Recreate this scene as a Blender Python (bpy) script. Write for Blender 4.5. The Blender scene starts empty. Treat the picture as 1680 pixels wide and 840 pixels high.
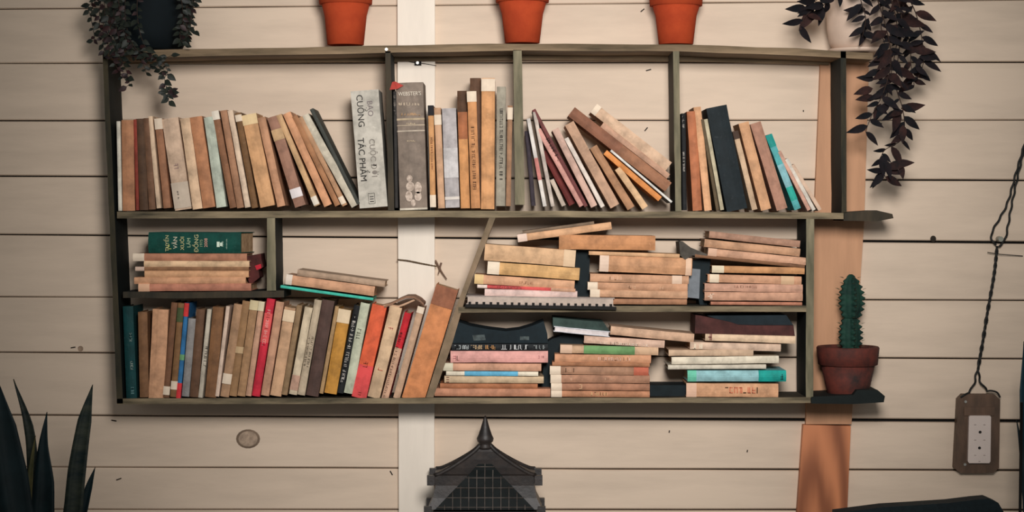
import bpy, math, random
from mathutils import Vector, Matrix
random.seed(7)
S = bpy.context.scene
COL = S.collection
# ---------------------------------------------------------------- camera, world, lamps, exposure
FPX = 3150.0          # focal length in pixels of the 1680 wide frame
CAMD = 4.15           # camera to wall
EYE = 1.5; HOR = 350.0
cam = bpy.data.cameras.new('camera'); cam.sensor_width = 36; cam.lens = FPX/1680*36
cam.shift_y = -(420-HOR)/1680.0
cam.clip_end = 50
co = bpy.data.objects.new('camera', cam); COL.objects.link(co)
co.location = (0, -CAMD, EYE); co.rotation_euler = (math.pi/2, 0, 0)
S.camera = co
W = bpy.data.worlds.new('world'); S.world = W; W.use_nodes = True
W.node_tree.nodes['Background'].inputs[0].default_value = (0.55, 0.56, 0.55, 1)
W.node_tree.nodes['Background'].inputs[1].default_value = 0.36
def lamp(name, kind, loc, aim, energy, color, **kw):
    l = bpy.data.lights.new(name, kind); l.energy = energy; l.color = color
    for k, v in kw.items(): setattr(l, k, v)
    o = bpy.data.objects.new(name, l); COL.objects.link(o); o.location = loc
    o.rotation_euler = (Vector(aim)-Vector(loc)).to_track_quat('-Z', 'Y').to_euler()
    return o
lamp('key_spot', 'SPOT', (0.22, -3.1, 2.14), (0.10, 0, 1.61), 368, (1.0, 0.965, 0.935),
     spot_size=math.radians(51), spot_blend=1.0, shadow_soft_size=0.34)  # unseen key light from above; soft cone shaped to give a vignette
S.view_settings.view_transform = 'Standard'; S.view_settings.look = 'None'
S.view_settings.gamma = 1; S.view_settings.use_curve_mapping = False
S.view_settings.exposure = 0.0

# ---------------------------------------------------------------- helpers
def P(px, py, d=0.15):
    """photo pixel -> point on the plane d metres in front of the wall"""
    k = (CAMD-d)/FPX
    return Vector(((px-840)*k, -d, EYE-(py-HOR)*k))
def lin(c):
    return tuple(((v/255)/12.92 if v/255 <= .04045 else ((v/255+.055)/1.055)**2.4) for v in c)
MATS = {}
def nt(name):
    m = bpy.data.materials.new(name); m.use_nodes = True
    n = m.node_tree; b = n.nodes['Principled BSDF']
    return m, n, b
def mat(name, c, rough=.75, vary=.16, scale=30, stretch=(1,1,1), bump=.15, metal=0, c2=None, spec=.25, contrast=(.3,.7), wear=False):
    key = (name, c, c2)
    if key in MATS: return MATS[key]
    m, n, b = nt(name); L = n.links; N = n.nodes
    tc = N.new('ShaderNodeTexCoord'); oi = N.new('ShaderNodeObjectInfo')
    mp = N.new('ShaderNodeMapping'); mp.inputs['Scale'].default_value = stretch
    ad = N.new('ShaderNodeVectorMath'); ad.operation = 'ADD'
    mu = N.new('ShaderNodeMath'); mu.operation = 'MULTIPLY'; mu.inputs[1].default_value = 37.0
    L.new(oi.outputs['Random'], mu.inputs[0])
    L.new(tc.outputs['Object'], mp.inputs['Vector']); L.new(mp.outputs[0], ad.inputs[0]); L.new(mu.outputs[0], ad.inputs[1])
    no = N.new('ShaderNodeTexNoise'); no.inputs['Scale'].default_value = scale; no.inputs['Detail'].default_value = 7; no.inputs['Roughness'].default_value = .62
    L.new(ad.outputs[0], no.inputs['Vector'])
    cr = N.new('ShaderNodeValToRGB'); cr.color_ramp.elements[0].position = contrast[0]; cr.color_ramp.elements[1].position = contrast[1]
    l = lin(c); d = lin(c2) if c2 else tuple(v*(1-vary*2) for v in l)
    cr.color_ramp.elements[0].color = (*d, 1); cr.color_ramp.elements[1].color = (*[min(1, v*(1+vary*.6)) for v in l], 1)
    L.new(no.outputs['Fac'], cr.inputs[0])
    out = cr.outputs[0]
    if wear:      # fine scuffs along the spine, pale where the card is rubbed and dark where it is grimy
        for sc_, st, pos, fac, col_ in ((55, (1, 1, .12), (.56, .74), .42, tuple(v*.55 for v in l)), (130, (1, 1, 1), (.62, .78), .3, tuple(min(1, v*1.5+.05) for v in l))):
            mp2 = N.new('ShaderNodeMapping'); mp2.inputs['Scale'].default_value = st; L.new(ad.outputs[0], mp2.inputs[0])
            n2 = N.new('ShaderNodeTexNoise'); n2.inputs['Scale'].default_value = sc_; n2.inputs['Detail'].default_value = 5; L.new(mp2.outputs[0], n2.inputs['Vector'])
            r2_ = N.new('ShaderNodeMapRange'); r2_.inputs['From Min'].default_value = pos[0]; r2_.inputs['From Max'].default_value = pos[1]; r2_.inputs['To Max'].default_value = fac
            L.new(n2.outputs['Fac'], r2_.inputs['Value'])
            mx = N.new('ShaderNodeMixRGB'); mx.inputs[2].default_value = (*col_, 1); L.new(r2_.outputs[0], mx.inputs[0]); L.new(out, mx.inputs[1]); out = mx.outputs[0]
    L.new(out, b.inputs['Base Color'])
    b.inputs['Roughness'].default_value = rough; b.inputs['Metallic'].default_value = metal
    b.inputs['Specular IOR Level'].default_value = spec
    if bump:
        bp = N.new('ShaderNodeBump'); bp.inputs['Strength'].default_value = bump; bp.inputs['Distance'].default_value = .004
        L.new(no.outputs['Fac'], bp.inputs['Height']); L.new(bp.outputs[0], b.inputs['Normal'])
    MATS[key] = m; return m
def mesh(name, v, f, mats, parent=None, smooth=False, midx=None):
    me = bpy.data.meshes.new(name); me.from_pydata([tuple(p) for p in v], [], f)
    for m in (mats if isinstance(mats, (list, tuple)) else [mats]): me.materials.append(m)
    if smooth: me.polygons.foreach_set('use_smooth', [True]*len(me.polygons))
    if midx: me.polygons.foreach_set('material_index', midx)
    me.update()
    o = bpy.data.objects.new(name, me); COL.objects.link(o)
    if parent: o.parent = parent
    return o
def tag(o, label, cat, group=None):
    o['label'] = label; o['category'] = cat
    if group: o['group'] = group
    return o
def empty(name, loc, label=None, cat=None, group=None):
    o = bpy.data.objects.new(name, None); COL.objects.link(o); o.location = loc; o.empty_display_size = .05
    if label: tag(o, label, cat, group)
    return o
def local(o, parent):
    """keep world placed mesh data, re-expressed under a parent Empty that only has a location"""
    o.parent = parent; o.location = -Vector(parent.location); return o
def prism(name, pts, d0, d1, mats, parent=None, front=False):
    """polygon given in photo pixels on the plane d1 (front), extruded straight back to d0"""
    fr = [P(x, y, d1) for x, y in pts]; n = len(fr)
    area = sum(fr[i].x*fr[(i+1) % n].z-fr[(i+1) % n].x*fr[i].z for i in range(n))
    if area < 0: fr = fr[::-1]
    v = fr+[Vector((p.x, -d0, p.z)) for p in fr]
    f = [tuple(range(n))]+[tuple(range(2*n-1, n-1, -1))]+[((i+1) % n, i, n+i, n+(i+1) % n) for i in range(n)]
    idx = [1 if front else 0]+[0]*(n+1)
    o = mesh(name, v, f, mats, midx=idx)
    if parent: local(o, parent)
    return o
def strip_poly(path, th, jit=.5, n=14):
    """a long board drawn by its top edge path and thickness (pixels)"""
    top = []; bot = []
    xs0, xs1 = path[0][0], path[-1][0]
    for i in range(n+1):
        x = xs0+(xs1-xs0)*i/n
        for (a, b), (c, d) in zip(path, path[1:]):
            if a <= x <= c+1e-6: y = b+(d-b)*(x-a)/(c-a)
        t = th[0]+(th[1]-th[0])*i/n
        top.append((x, y+random.uniform(-jit, jit))); bot.append((x, y+t+random.uniform(-jit, jit)))
    return top+bot[::-1]
def post_poly(x0, y0, x1, y1, w0, w1=None, jit=.4, n=8):
    w1 = w1 or w0; a = []; b = []
    for i in range(n+1):
        t = i/n; x = x0+(x1-x0)*t; y = y0+(y1-y0)*t
        a.append((x+random.uniform(-jit, jit), y)); b.append((x+w0+(w1-w0)*t+random.uniform(-jit, jit), y))
    return a+b[::-1]
def lathe(name, prof, mats, parent=None, loc=(0, 0, 0), n=40, ribs=None, smooth=True):
    v = []; f = []
    for r, z in prof:
        for k in range(n):
            a = 2*math.pi*k/n; rr = r*(ribs(a, z) if ribs else 1)
            v.append((rr*math.cos(a), rr*math.sin(a), z))
    for i in range(len(prof)-1):
        for k in range(n):
            f.append((i*n+k, i*n+(k+1) % n, (i+1)*n+(k+1) % n, (i+1)*n+k))
    f.append(tuple(range(n-1, -1, -1))); f.append(tuple((len(prof)-1)*n+k for k in range(n)))
    o = mesh(name, v, f, mats, parent, smooth); o.location = loc; return o
def tube(name, pts, r, m, parent=None, n=8, taper=None):
    pts = [Vector(p) for p in pts]; v = []; f = []
    for i, p in enumerate(pts):
        t = (pts[min(i+1, len(pts)-1)]-pts[max(i-1, 0)]).normalized()
        a = t.cross(Vector((0, 1, 0)));  a = a.normalized() if a.length > .05 else t.cross(Vector((1, 0, 0))).normalized()
        b = t.cross(a); rr = r*(taper(i/(len(pts)-1)) if taper else 1)
        for k in range(n):
            q = 2*math.pi*k/n; v.append(p+a*math.cos(q)*rr+b*math.sin(q)*rr)
    for i in range(len(pts)-1):
        for k in range(n): f.append((i*n+k, i*n+(k+1) % n, (i+1)*n+(k+1) % n, (i+1)*n+k))
    f.append(tuple(range(n))); f.append(tuple((len(pts)-1)*n+k for k in range(n-1, -1, -1)))
    return mesh(name, v, f, m, parent, True)
def smoothpath(pts, n=8):
    pts = [Vector(p) for p in pts]; out = []
    q = [pts[0]*2-pts[1]]+pts+[pts[-1]*2-pts[-2]]
    for i in range(1, len(q)-2):
        for k in range(n):
            t = k/n; a, b, c, d = q[i-1], q[i], q[i+1], q[i+2]
            out.append(.5*((2*b)+(c-a)*t+(2*a-5*b+4*c-d)*t*t+(3*b-a-3*c+d)*t**3))
    out.append(pts[-1]); return out
def boxv(x0, x1, y0, y1, z0, z1):
    v = [(x0, y0, z0), (x1, y0, z0), (x1, y1, z0), (x0, y1, z0), (x0, y0, z1), (x1, y0, z1), (x1, y1, z1), (x0, y1, z1)]
    f = [(0, 3, 2, 1), (4, 5, 6, 7), (0, 1, 5, 4), (1, 2, 6, 5), (2, 3, 7, 6), (3, 0, 4, 7)]
    return v, f
def boxes(name, bl, m, parent=None):
    V = []; F = []
    for b in bl:
        v, f = boxv(*b); o = len(V); V += v; F += [tuple(i+o for i in q) for q in f]
    return mesh(name, V, F, m, parent)
def text(name, s, size, m, parent, loc, rot, sx=1.0):
    c = bpy.data.curves.new(name, 'FONT'); c.body = s; c.size = size; c.align_x = 'CENTER'; c.align_y = 'CENTER'
    c.extrude = .0001; c.resolution_u = 3
    t = bpy.data.objects.new(name, c); COL.objects.link(t)
    dg = bpy.context.evaluated_depsgraph_get()
    me = bpy.data.meshes.new_from_object(t.evaluated_get(dg)); bpy.data.objects.remove(t)
    me.materials.clear(); me.materials.append(m)
    o = bpy.data.objects.new(name, me); COL.objects.link(o); o.parent = parent
    o.location = loc; o.rotation_euler = rot; o.scale = (sx, 1, 1); return o

# ---------------------------------------------------------------- materials of the setting
PAINT = mat('cream_painted_wood', (218, 197, 175), rough=.6, vary=.07, scale=9, stretch=(.35, 1, 2.2), bump=.25, contrast=(.25, .6))
PAINTW = mat('white_painted_wood', (242, 230, 214), rough=.5, vary=.05, scale=9, stretch=(2, 1, .4), bump=.2)
GAP = mat('dark_gap', (26, 24, 22), vary=.1)
TANW = mat('tan_pine', (202, 152, 116), rough=.6, vary=.1, scale=10, stretch=(3, 1, .35), bump=.15)
def pine(name):
    m, n, b = nt(name); N = n.nodes; L = n.links
    tc = N.new('ShaderNodeTexCoord'); mp = N.new('ShaderNodeMapping'); mp.inputs['Scale'].default_value = (16, 0, 2.6)
    mp.inputs['Location'].default_value = (-10.6, 0, -2.05)
    no = N.new('ShaderNodeTexNoise'); no.inputs['Scale'].default_value = 1.2; no.inputs['Detail'].default_value = 3
    ad = N.new('ShaderNodeMixRGB'); ad.inputs[0].default_value = .3
    wv = N.new('ShaderNodeTexWave'); wv.wave_type = 'RINGS'; wv.rings_direction = 'SPHERICAL'; wv.inputs['Scale'].default_value = .75; wv.inputs['Distortion'].default_value = 1.5; wv.inputs['Detail'].default_value = 2
    cr = N.new('ShaderNodeValToRGB')
    cr.color_ramp.elements[0].color = (*lin((140, 78, 42)), 1); cr.color_ramp.elements[1].color = (*lin((205, 128, 82)), 1)
    L.new(tc.outputs['Object'], mp.inputs[0]); L.new(mp.outputs[0], ad.inputs[1]); L.new(mp.outputs[0], no.inputs[0]); L.new(no.outputs['Color'], ad.inputs[2])
    L.new(ad.outputs[0], wv.inputs[0]); L.new(wv.outputs['Fac'], cr.inputs[0]); L.new(cr.outputs[0], b.inputs['Base Color'])
    b.inputs['Roughness'].default_value = .55; return m
PINE = pine('orange_pine')
OLIVE = mat('worn_olive_wood', (140, 124, 98), vary=.35, scale=18, stretch=(.4, 1, 3), c2=(52, 48, 36), bump=.4)
OLIVEV = mat('worn_olive_wood_upright', (134, 124, 100), vary=.3, scale=14, stretch=(3, 1, .5), c2=(82, 80, 62), bump=.4)
BROWNG = mat('weathered_brown_wood', (142, 120, 94), vary=.3, scale=12, stretch=(.4, 1, 4), c2=(78, 66, 48), bump=.4)
DARKW = mat('dark_teal_stained_wood', (20, 28, 27), vary=.2, scale=14, bump=.3)
MUDW = mat('brown_black_wood', (66, 56, 42), vary=.3, scale=14, stretch=(2, 1, .5), c2=(36, 36, 30), bump=.3)
SLATW = mat('grey_brown_slat_wood', (146, 122, 98), vary=.25, scale=14, stretch=(1, 1, 1), c2=(96, 84, 64), bump=.35)

# ---------------------------------------------------------------- wall, trims, floor
XL, XR = -2.3, 2.3
bx = lambda *a: boxv(*a)
v, f = boxv(XL, XR, .018, .06, 0, 2.7)
wall = mesh('wall_back', v, f, GAP); wall['kind'] = 'structure'
GAPS = [(-363, -375, 2, 2), (-270, -281, 2, 2), (-176, -187, 2, 2), (-80, -93, 2, 2), (15, 0, 1.5, 1), (104, 102, 1.5, 2), (198, 197, 2.5, 1.5), (289, 296, 2.5, 2.5), (385, 398, 2, 4.5),
        (487, 493, 1.5, 2), (578, 589, 1.6, 2.2), (681, 691, 2, 6), (766, 772, 1.3, 3.2), (836, 837, 1.2, 3.5)]
y = 836
while y < 1500: y += 94; GAPS.append((y, y+3, 2, 2))
def gap_edge(g, px, sgn):
    t = px/1680; return g[0]+(g[1]-g[0])*t+sgn*(g[2]+(g[3]-g[2])*max(0, min(1, t)))*.5
for i in range(len(GAPS)-1):
    a, b = GAPS[i], GAPS[i+1]; n = 24; V = []; F = []
    for k in range(n+1):
        X = XL+(XR-XL)*k/n; px = 840+X*FPX/CAMD
        zt = max(0, P(0, gap_edge(a, px, 1)+random.uniform(-.3, .3), 0).z); zb = max(0, P(0, gap_edge(b, px, -1)+random.uniform(-.3, .3), 0).z)
        e = .0022
        V += [(X, .018, zt), (X, e, zt), (X, 0, zt-e), (X, 0, zb+e), (X, e, zb), (X, .018, zb)]
    for k in range(n):
        for j in range(5):
            F.append((k*6+j, k*6+j+1, k*6+6+j+1, k*6+6+j))
    F += [tuple(range(6))[::-1], tuple(n*6+j for j in range(6))]
    mesh('plank', V, F, PAINT, wall)
# knots and nail holes in the planks
KNOT = mat('knot_wood', (165, 140, 118), vary=.3, scale=60)
KNOTD = mat('dark_knot', (44, 36, 28), vary=.3, scale=60)
def disc(name, px, py, r, m, parent, d=.0, th=.0012, sx=1, sz=1, n=18):
    c = P(px, py, d); V = []
    for s, q in ((0, 1), (th, .9)):
        V += [(c.x+r*q*sx*math.cos(2*math.pi*k/n), c.y-s, c.z+r*q*sz*math.sin(2*math.pi*k/n)) for k in range(n)]
    F = [(k, (k+1) % n, n+(k+1) % n, n+k) for k in range(n)]+[tuple(range(n, 2*n))]
    return mesh(name, V, F, m, parent)
disc('knot', 407, 720, .026, mat('knot_ring', (128, 108, 90), vary=.2), wall, th=.0006, sz=.8)
disc('knot', 407, 720, .022, mat('knot_core', (182, 158, 136), vary=.25, scale=90), wall, th=.0012, sz=.8)
disc('knot', 1531, 392, .0065, KNOTD, wall, th=.002, sz=1.1)
disc('knot', 132, 572, .006, KNOT, wall, th=.001)
for px, py, a, l in ((1060, 212, 50, 8), (1064, 115, 15, 9), (642, 776, -60, 8), (195, 786, 20, 9), (187, 690, -10, 9), (1054, 17, 40, 8), (1318, 182, 90, 3), (1444, 203, 5, 6), (1226, 740, 80, 4), (1098, 708, 80, 4), (120, 570, 10, 8)):
    c = P(px, py, 0); q = l*.00128/2; A = math.radians(a)
    V, F = boxv(-q, q, -.0012, .001, -.0012, .0012)
    R = Matrix.Translation(c) @ Matrix.Rotation(-A, 4, 'Y')
    mesh('crack', [R @ Vector(p) for p in V], F, KNOTD, wall)
def board(name, poly, d0, d1, m, structure=True):
    o = prism(name, poly, d0, d1, m)
    if structure: o['kind'] = 'structure'
    return o
board('trim_1', post_poly(651, -300, 656, 1300, 63, 56, .25, 20), 0, .02, PAINTW)
board('trim_2', [(1347, 88), (1426, 88), (1418, 360), (1405, 560), (1397, 696), (1322, 696), (1328, 560), (1336, 360)], 0, .016, TANW)
board('trim_3', [(1318, 697), (1396, 699), (1390, 840), (1370, 1300), (1290, 1300), (1308, 840)], 0, .021, PINE)
v, f = boxv(XL, XR, -4.6, .06, -.05, 0)
fl = mesh('floor', v, f, mat('brown_floor_boards', (120, 92, 70), vary=.2, scale=6, stretch=(4, .5, 1))); fl['kind'] = 'structure'

# ---------------------------------------------------------------- the hanging bookshelf
B = .022; Fd = .15
shelf = empty('wall_bookshelf', P(810, 655, B), 'long crooked wooden wall bookshelf in worn olive and black, full of old books', 'bookshelf')
def sb(name, poly, m=(DARKW, OLIVE), d0=B, d1=Fd): return prism(name, poly, d0, d1, list(m), shelf, front=True)
TOPY = [(170, 84), (400, 79), (640, 75), (840, 71.5), (1110, 73), (1300, 79), (1432, 87)]
sb('shelf_board', strip_poly(TOPY, (12, 11), .7, 20), (BROWNG, BROWNG))
sb('back_rail', strip_poly([(205, 92), (640, 88), (840, 85), (1110, 87), (1360, 93)], (13, 13), .5, 14), (BROWNG, BROWNG), B, .032)
sb('shelf_board', strip_poly([(192, 347), (640, 346), (1110, 347), (1385, 349)], (11, 10), .6, 18), (MUDW, OLIVE))
sb('board_end', [(1384, 348.5), (1438, 345), (1464, 351), (1466, 358), (1440, 363), (1384, 362)], (DARKW, MUDW))['label'] = 'jagged dark broken board end'
sb('shelf_board', strip_poly([(202, 479), (330, 479), (466, 477)], (10, 11), .5, 8), (DARKW, MUDW))
sb('shelf_board', strip_poly([(752, 504), (1000, 502), (1323, 502)], (9, 10), .6, 10), (MUDW, OLIVE))
sb('shelf_board', strip_poly([(192, 654), (700, 653), (1330, 652)], (9, 9), .6, 18), (MUDW, OLIVE))
sb('board_end', [(1331, 651), (1400, 648), (1406, 640), (1440, 640), (1452, 650), (1450, 660), (1400, 663), (1331, 662)], (DARKW, DARKW))['label'] = 'rounded black board end'
LE = mat('dark_green_brown_edge', (66, 58, 40), vary=.3, scale=14, stretch=(2, 1, .5), c2=(24, 28, 24))
sb('side_panel', post_poly(168, 86, 192, 662, 8, 10, .5, 12), (DARKW, LE))
sb('divider', post_poly(632, 84, 637, 346, 9, 10), (DARKW, MUDW))
sb('divider', post_poly(842, 82, 845, 336, 14, 16), (DARKW, OLIVEV))
sb('divider', post_poly(1104, 84, 1108, 347, 10, 10), (MUDW, OLIVEV))
sb('side_panel', post_poly(1379, 84, 1381, 349, 9, 8), (DARKW, LE))
sb('divider', post_poly(438, 357, 438, 478, 13, 15), (DARKW, OLIVEV))
sb('side_panel', post_poly(1323, 359, 1322, 652, 13, 12), (DARKW, OLIVEV))
sb('slanted_slat', [(803, 356), (813, 357), (766, 480), (743, 560), (711, 652), (699, 652), (728, 560), (757, 480)], (SLATW, SLATW), .05, .149)
BLK = mat('black_fitting', (28, 26, 24), vary=.1); STEEL = mat('steel', (190, 188, 180), metal=.8, rough=.35, vary=.05, bump=0)
local(boxes('bracket_and_shadow', [(P(680, 0, .03).x, P(691, 0, .03).x, -.026, -B, P(0, 107, .03).z, P(0, 86, .03).z)], BLK), shelf)  # black block covers both the hook bracket and its dark shadow
for px, py, d in ((685, 103, .027), (634, 81, .151)):
    local(disc('screw', px, py, .0035, STEEL, None, d=d, th=.002), shelf)

# ---------------------------------------------------------------- books
LAB = (236, 216, 192)
PAGES = mat('aged_page_block', (205, 170, 132), vary=.15, scale=60, stretch=(1, 1, 1), c2=(150, 115, 82))
def cover_mat(c):
    c = (c[0], min(250, int(c[1]*1.03)), min(250, int(c[2]*1.04)))
    return mat('book_cover', c, rough=.7, vary=.17, scale=34, bump=.3, c2=tuple(int(v*.8) for v in c), contrast=(.3, .6), wear=True)
def lab_mat(c): return mat('paper_label', c, rough=.8, vary=.08, scale=40, bump=.05)
def ink(c): return mat('printed_ink', c, vary=.02, bump=0)
INKD = (40, 34, 30)
def book(p0, p1, t, c, mode, look, d=.146, dep=None, labels=(), marks=(), style='S', cat='book', name='book', pages=None, bands=(), bulge=None):
    O = P(*p0, d); E = P(*p1, d); U = E-O; L = U.length; k = (CAMD-d)/FPX; t = t*k
    dep = dep or random.uniform(.102, .118)
    root = empty(name, O)
    ang = math.atan2(U.z, U.x)
    if mode == 'F': root.rotation_euler = (0, -ang, 0); mp = lambda l, w, v: (l, w, v); flip = False
    else: root.rotation_euler = (0, -(ang-math.pi/2), 0); mp = lambda l, w, v: (v, w, l); flip = True
    th = min(.0016, t*.16); c0 = min(.003, t*.16) if bulge is None else bulge
    n = 5; ns = 7
    def prof(off=0.0, vs=0.0):
        out = []
        for i in range(n+1):
            s = i/n; out.append((t*s, c0*(1-math.sin(math.pi*s))-off))
        return out
    outer = [(0, dep)]+prof()+[(t, dep)]
    inner = [(t-th, dep), (t-th, c0+th), (th, c0+th), (th, dep)]
    sec = outer+inner; m = len(sec); V = []; Fc = []
    jit = [0]+[random.uniform(-.0007, .0007) for _ in range(ns-1)]+[0]
    jv = [0]+[random.uniform(-.0009, .0009) for _ in range(ns-1)]+[0]
    for a in range(ns+1):
        for i, (vv, w) in enumerate(sec):
            ww = (dep-w) if style == 'P' else w
            q = 1.0 if 0 < i < len(outer)-1 else 0.0
            V.append(mp(L*a/ns, ww+jit[a]*q, min(max(vv+jv[a]*.6, 0.0), t) if t > .008 else vv))
    for a in range(ns):
        for i in range(m):
            j = (i+1) % m; q = (a*m+i, a*m+j, (a+1)*m+j, (a+1)*m+i); Fc.append(q)
    Fc.append(tuple(range(m))[::-1]); Fc.append(tuple(ns*m+i for i in range(m)))
    if (style == 'P'): Fc = [q[::-1] for q in Fc]
    if not flip: Fc = [q[::-1] for q in Fc]
    mesh('cover', V, [q[::-1] for q in Fc], cover_mat(c), root)
    y0, y1 = (c0+th, dep-.003) if style != 'P' else (.002, dep-c0-th)
    a = mp(.0025, y0, th); b = mp(L-.0025, y1, t-th)
    vv, ff = boxv(min(a[0], b[0]), max(a[0], b[0]), a[1], b[1], min(a[2], b[2]), max(a[2], b[2]))
    mesh('page_block', vv, ff, PAGES if pages is None else mat('page_block', pages, vary=.12, scale=60), root)
    def patch(nm, u0, u1, cc, off, m_):
        pr = prof(off); pr = [(0-off*.6, .006+c0)]+[(vv+(off*.6 if i == n else (-off*.6 if i == 0 else 0)), w-.0009) for i, (vv, w) in enumerate(pr)]+[(t+off*.6, .006+c0)]
        V = []; F = []
        for uu in (u0, u1):
            V += [mp(L*uu, w, vv) for vv, w in pr]
        q = len(pr)
        for i in range(q-1): F.append((i, i+1, q+i+1, q+i) if flip else (i+1, i, q+i, q+i+1))
        mesh(nm, V, F, m_, root)
    for lb in labels:
        patch('spine_label', lb[0], lb[1], None, .0007, lab_mat(lb[2] if len(lb) > 2 else LAB))
    for lb in bands: patch('printed_band', lb[0], lb[1], None, .0003, cover_mat(lb[2]))
    for mk in marks:
        u0, u1, v0, v1, cc = mk[:5]; dens = mk[5] if len(mk) > 5 else 1
        V = []; F = []; h = (v1-v0)*t; lw = h*.75*dens; uu = L*u0; w = -.0014
        sw = max(h*.13, .00045)
        while uu < L*u1-lw*.6:
            if random.random() < .15: uu += lw*.7; continue
            strokes = []
            for s in range(random.choice((2, 3, 3))):
                if random.random() < .55: x = uu+random.choice((0, .35, .62))*lw; strokes.append((x, x+sw, v0*t, v1*t))
                else: yq = v0*t+random.choice((0, .42, .86))*h; strokes.append((uu, uu+lw*.7, yq, yq+sw))
            for (a0, a1, b0, b1) in strokes:
                o = len(V); V += [mp(a0, w, b0), mp(a1, w, b0), mp(a1, w, b1), mp(a0, w, b1)]; F.append((o, o+3, o+2, o+1) if flip else (o, o+1, o+2, o+3))
            uu += lw
        if V: mesh('title_print', V, F, ink(cc), root)
    root['_look'] = look; root['_L'] = L; root['_t'] = t
    root['category'] = cat
    return root
ORD = ['first', 'second', 'third', 'fourth', 'fifth', 'sixth', 'seventh', 'eighth', 'ninth', 'tenth', 'eleventh', 'twelfth', '13th', '14th', '15th', '16th', '17th', '18th', '19th', '20th', '21st', '22nd', '23rd', '24th', '25th', '26th', '27th', '28th', '29th', '30th', '31st', '32nd', '33rd', '34th']
def row(items, where, group, kind='U'):
    out = []
    for i, it in enumerate(items):
        a = dict(it[5]) if len(it) > 5 else {}
        b = book(it[0], it[1], it[2], it[3], kind if kind == 'U' else 'F', it[4], **a)
        b['label'] = f"{it[4]}, {ORD[i]} {where}"; b['group'] = group
        del b['_look']; out.append(b)
    return out
WT = [(.90, 1.0)]                      # pale label at the spine head
WB = [(.05, .16)]
# --- top shelf, left bay
r1 = row([
 ((194, 346), (191, 199), 6, (222, 208, 190), 'thin white book'),
 ((201, 346), (199, 197), 20, (186, 128, 92), 'reddish tan book'),
 ((223, 345), (219, 196), 5, (150, 62, 48), 'thin rust red book'),
 ((229, 345), (222, 195), 14, (92, 66, 48), 'dark brown book'),
 ((244, 344), (235, 194), 11, (122, 86, 64), 'mid brown book with scuffed spine'),
 ((257, 342), (243, 191), 7, (226, 190, 158), 'thin cream book'),
 ((268, 342), (253, 195), 12, (164, 112, 82), 'brown book with a cream head label', dict(labels=[(.88, 1)])),
 ((287, 346), (265, 196), 27, (214, 178, 150), 'wide pinkish beige book with torn spine', dict(labels=[(.02, .3, (206, 188, 168))], marks=[(.12, .24, .3, .55, (90, 80, 80)), (.45, .52, .35, .6, (150, 120, 120))])),
 ((316, 344), (295, 195), 16, (226, 186, 150), 'light beige book'),
 ((333, 342), (311, 193), 20, (192, 130, 92), 'orange brown book'),
 ((355, 341), (334, 193), 16, (194, 196, 176), 'pale green book'),
 ((377, 342), (347, 183), 11, (148, 100, 72), 'brown book with white head label', dict(labels=[(.91, 1, (240, 228, 210))])),
 ((389, 342), (361, 182), 11, (172, 124, 94), 'tan brown book'),
 ((402, 341), (373, 182), 9, (228, 196, 168), 'thin pinkish cream book'),
 ((413, 342), (385, 186), 10, (124, 88, 56), 'dark tan book with white corner label', dict(labels=[(.91, .98)])),
 ((427, 341), (396, 190), 24, (212, 158, 112), 'broad tan book with cream head label', dict(labels=[(.89, 1, (238, 208, 160))])),
 ((455, 340), (422, 194), 13, (196, 142, 108), 'tan book with rounded spine'),
 ((484, 341), (438, 194), 18, (158, 114, 94), 'brown book banded cream and white', dict(bands=[(.74, .86, (200, 160, 118))], labels=[(.1, .2, (238, 228, 226))])),
 ((516, 339), (453, 190), 9, (208, 164, 120), 'thin tan book with white foot label', dict(labels=[(.01, .1, (236, 224, 205))])),
 ((532, 340), (464, 188), 13, (216, 154, 114), 'orange tan book'),
 ((550, 339), (479, 192), 9, (168, 116, 80), 'thin brown book'),
 ((562, 339), (489, 194), 8, (190, 142, 106), 'narrow tan book', dict(labels=[(.02, .1)])),
 ((577, 341), (494, 192), 13, (206, 190, 168), 'grey cream book'),
 ((585, 336), (508, 180), 6, (70, 70, 64), 'thin charcoal book'),
], 'from the left on the top shelf', 'upright books on the top shelf, left bay')
r1b = row([((590, 342), (575, 150), 46, (196, 184, 170), 'thick pale grey book titled in Vietnamese capitals', dict(bulge=.002, dep=.118))], 'big book on the top shelf, beside the dark divider', 'upright books on the top shelf, left bay')
r1b[0]['label'] = 'thick pale grey book with big black lettering, against the dark left divider'
def spine_text(b, s, px, py, size, c, rot, d=None, sx=1.0):
    d = -b.location.y
    q = P(px, py, d)-Vector(b.location); a = b.rotation_euler.y
    R = Matrix.Rotation(-a, 3, 'Y'); q = R @ q
    return text('title_lettering', s, size, ink(c), b, (q.x, -.0012, q.z), (math.pi/2, rot, 0), sx)
CW = math.pi/2; CCW = -math.pi/2
bb = r1b[0]
spine_text(bb, 'CUỒNG', 591, 182, .0185, (40, 38, 36), CW)
spine_text(bb, 'TÁC PHẨM', 594, 262, .0185, (40, 38, 36), CW)
spine_text(bb, 'BẠO', 607, 178, .016, (124, 112, 112), CW)
spine_text(bb, 'CUỘC ĐỜI', 612, 259, .0165, (132, 124, 116), CW)
local_logo = boxes('publisher_mark', [(.020, .0205, -.0014, .0, .008, .030), (.033, .0335, -.0014, .0, .008, .030), (.020, .0335, -.0014, .0, .008, .0085), (.020, .0335, -.0014, .0, .0295, .030), (.023, .031, -.0014, 0, .012, .0135), (.023, .031, -.0014, 0, .017, .0185), (.023, .031, -.0014, 0, .022, .0235)], ink((50, 48, 46)), bb)
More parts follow.
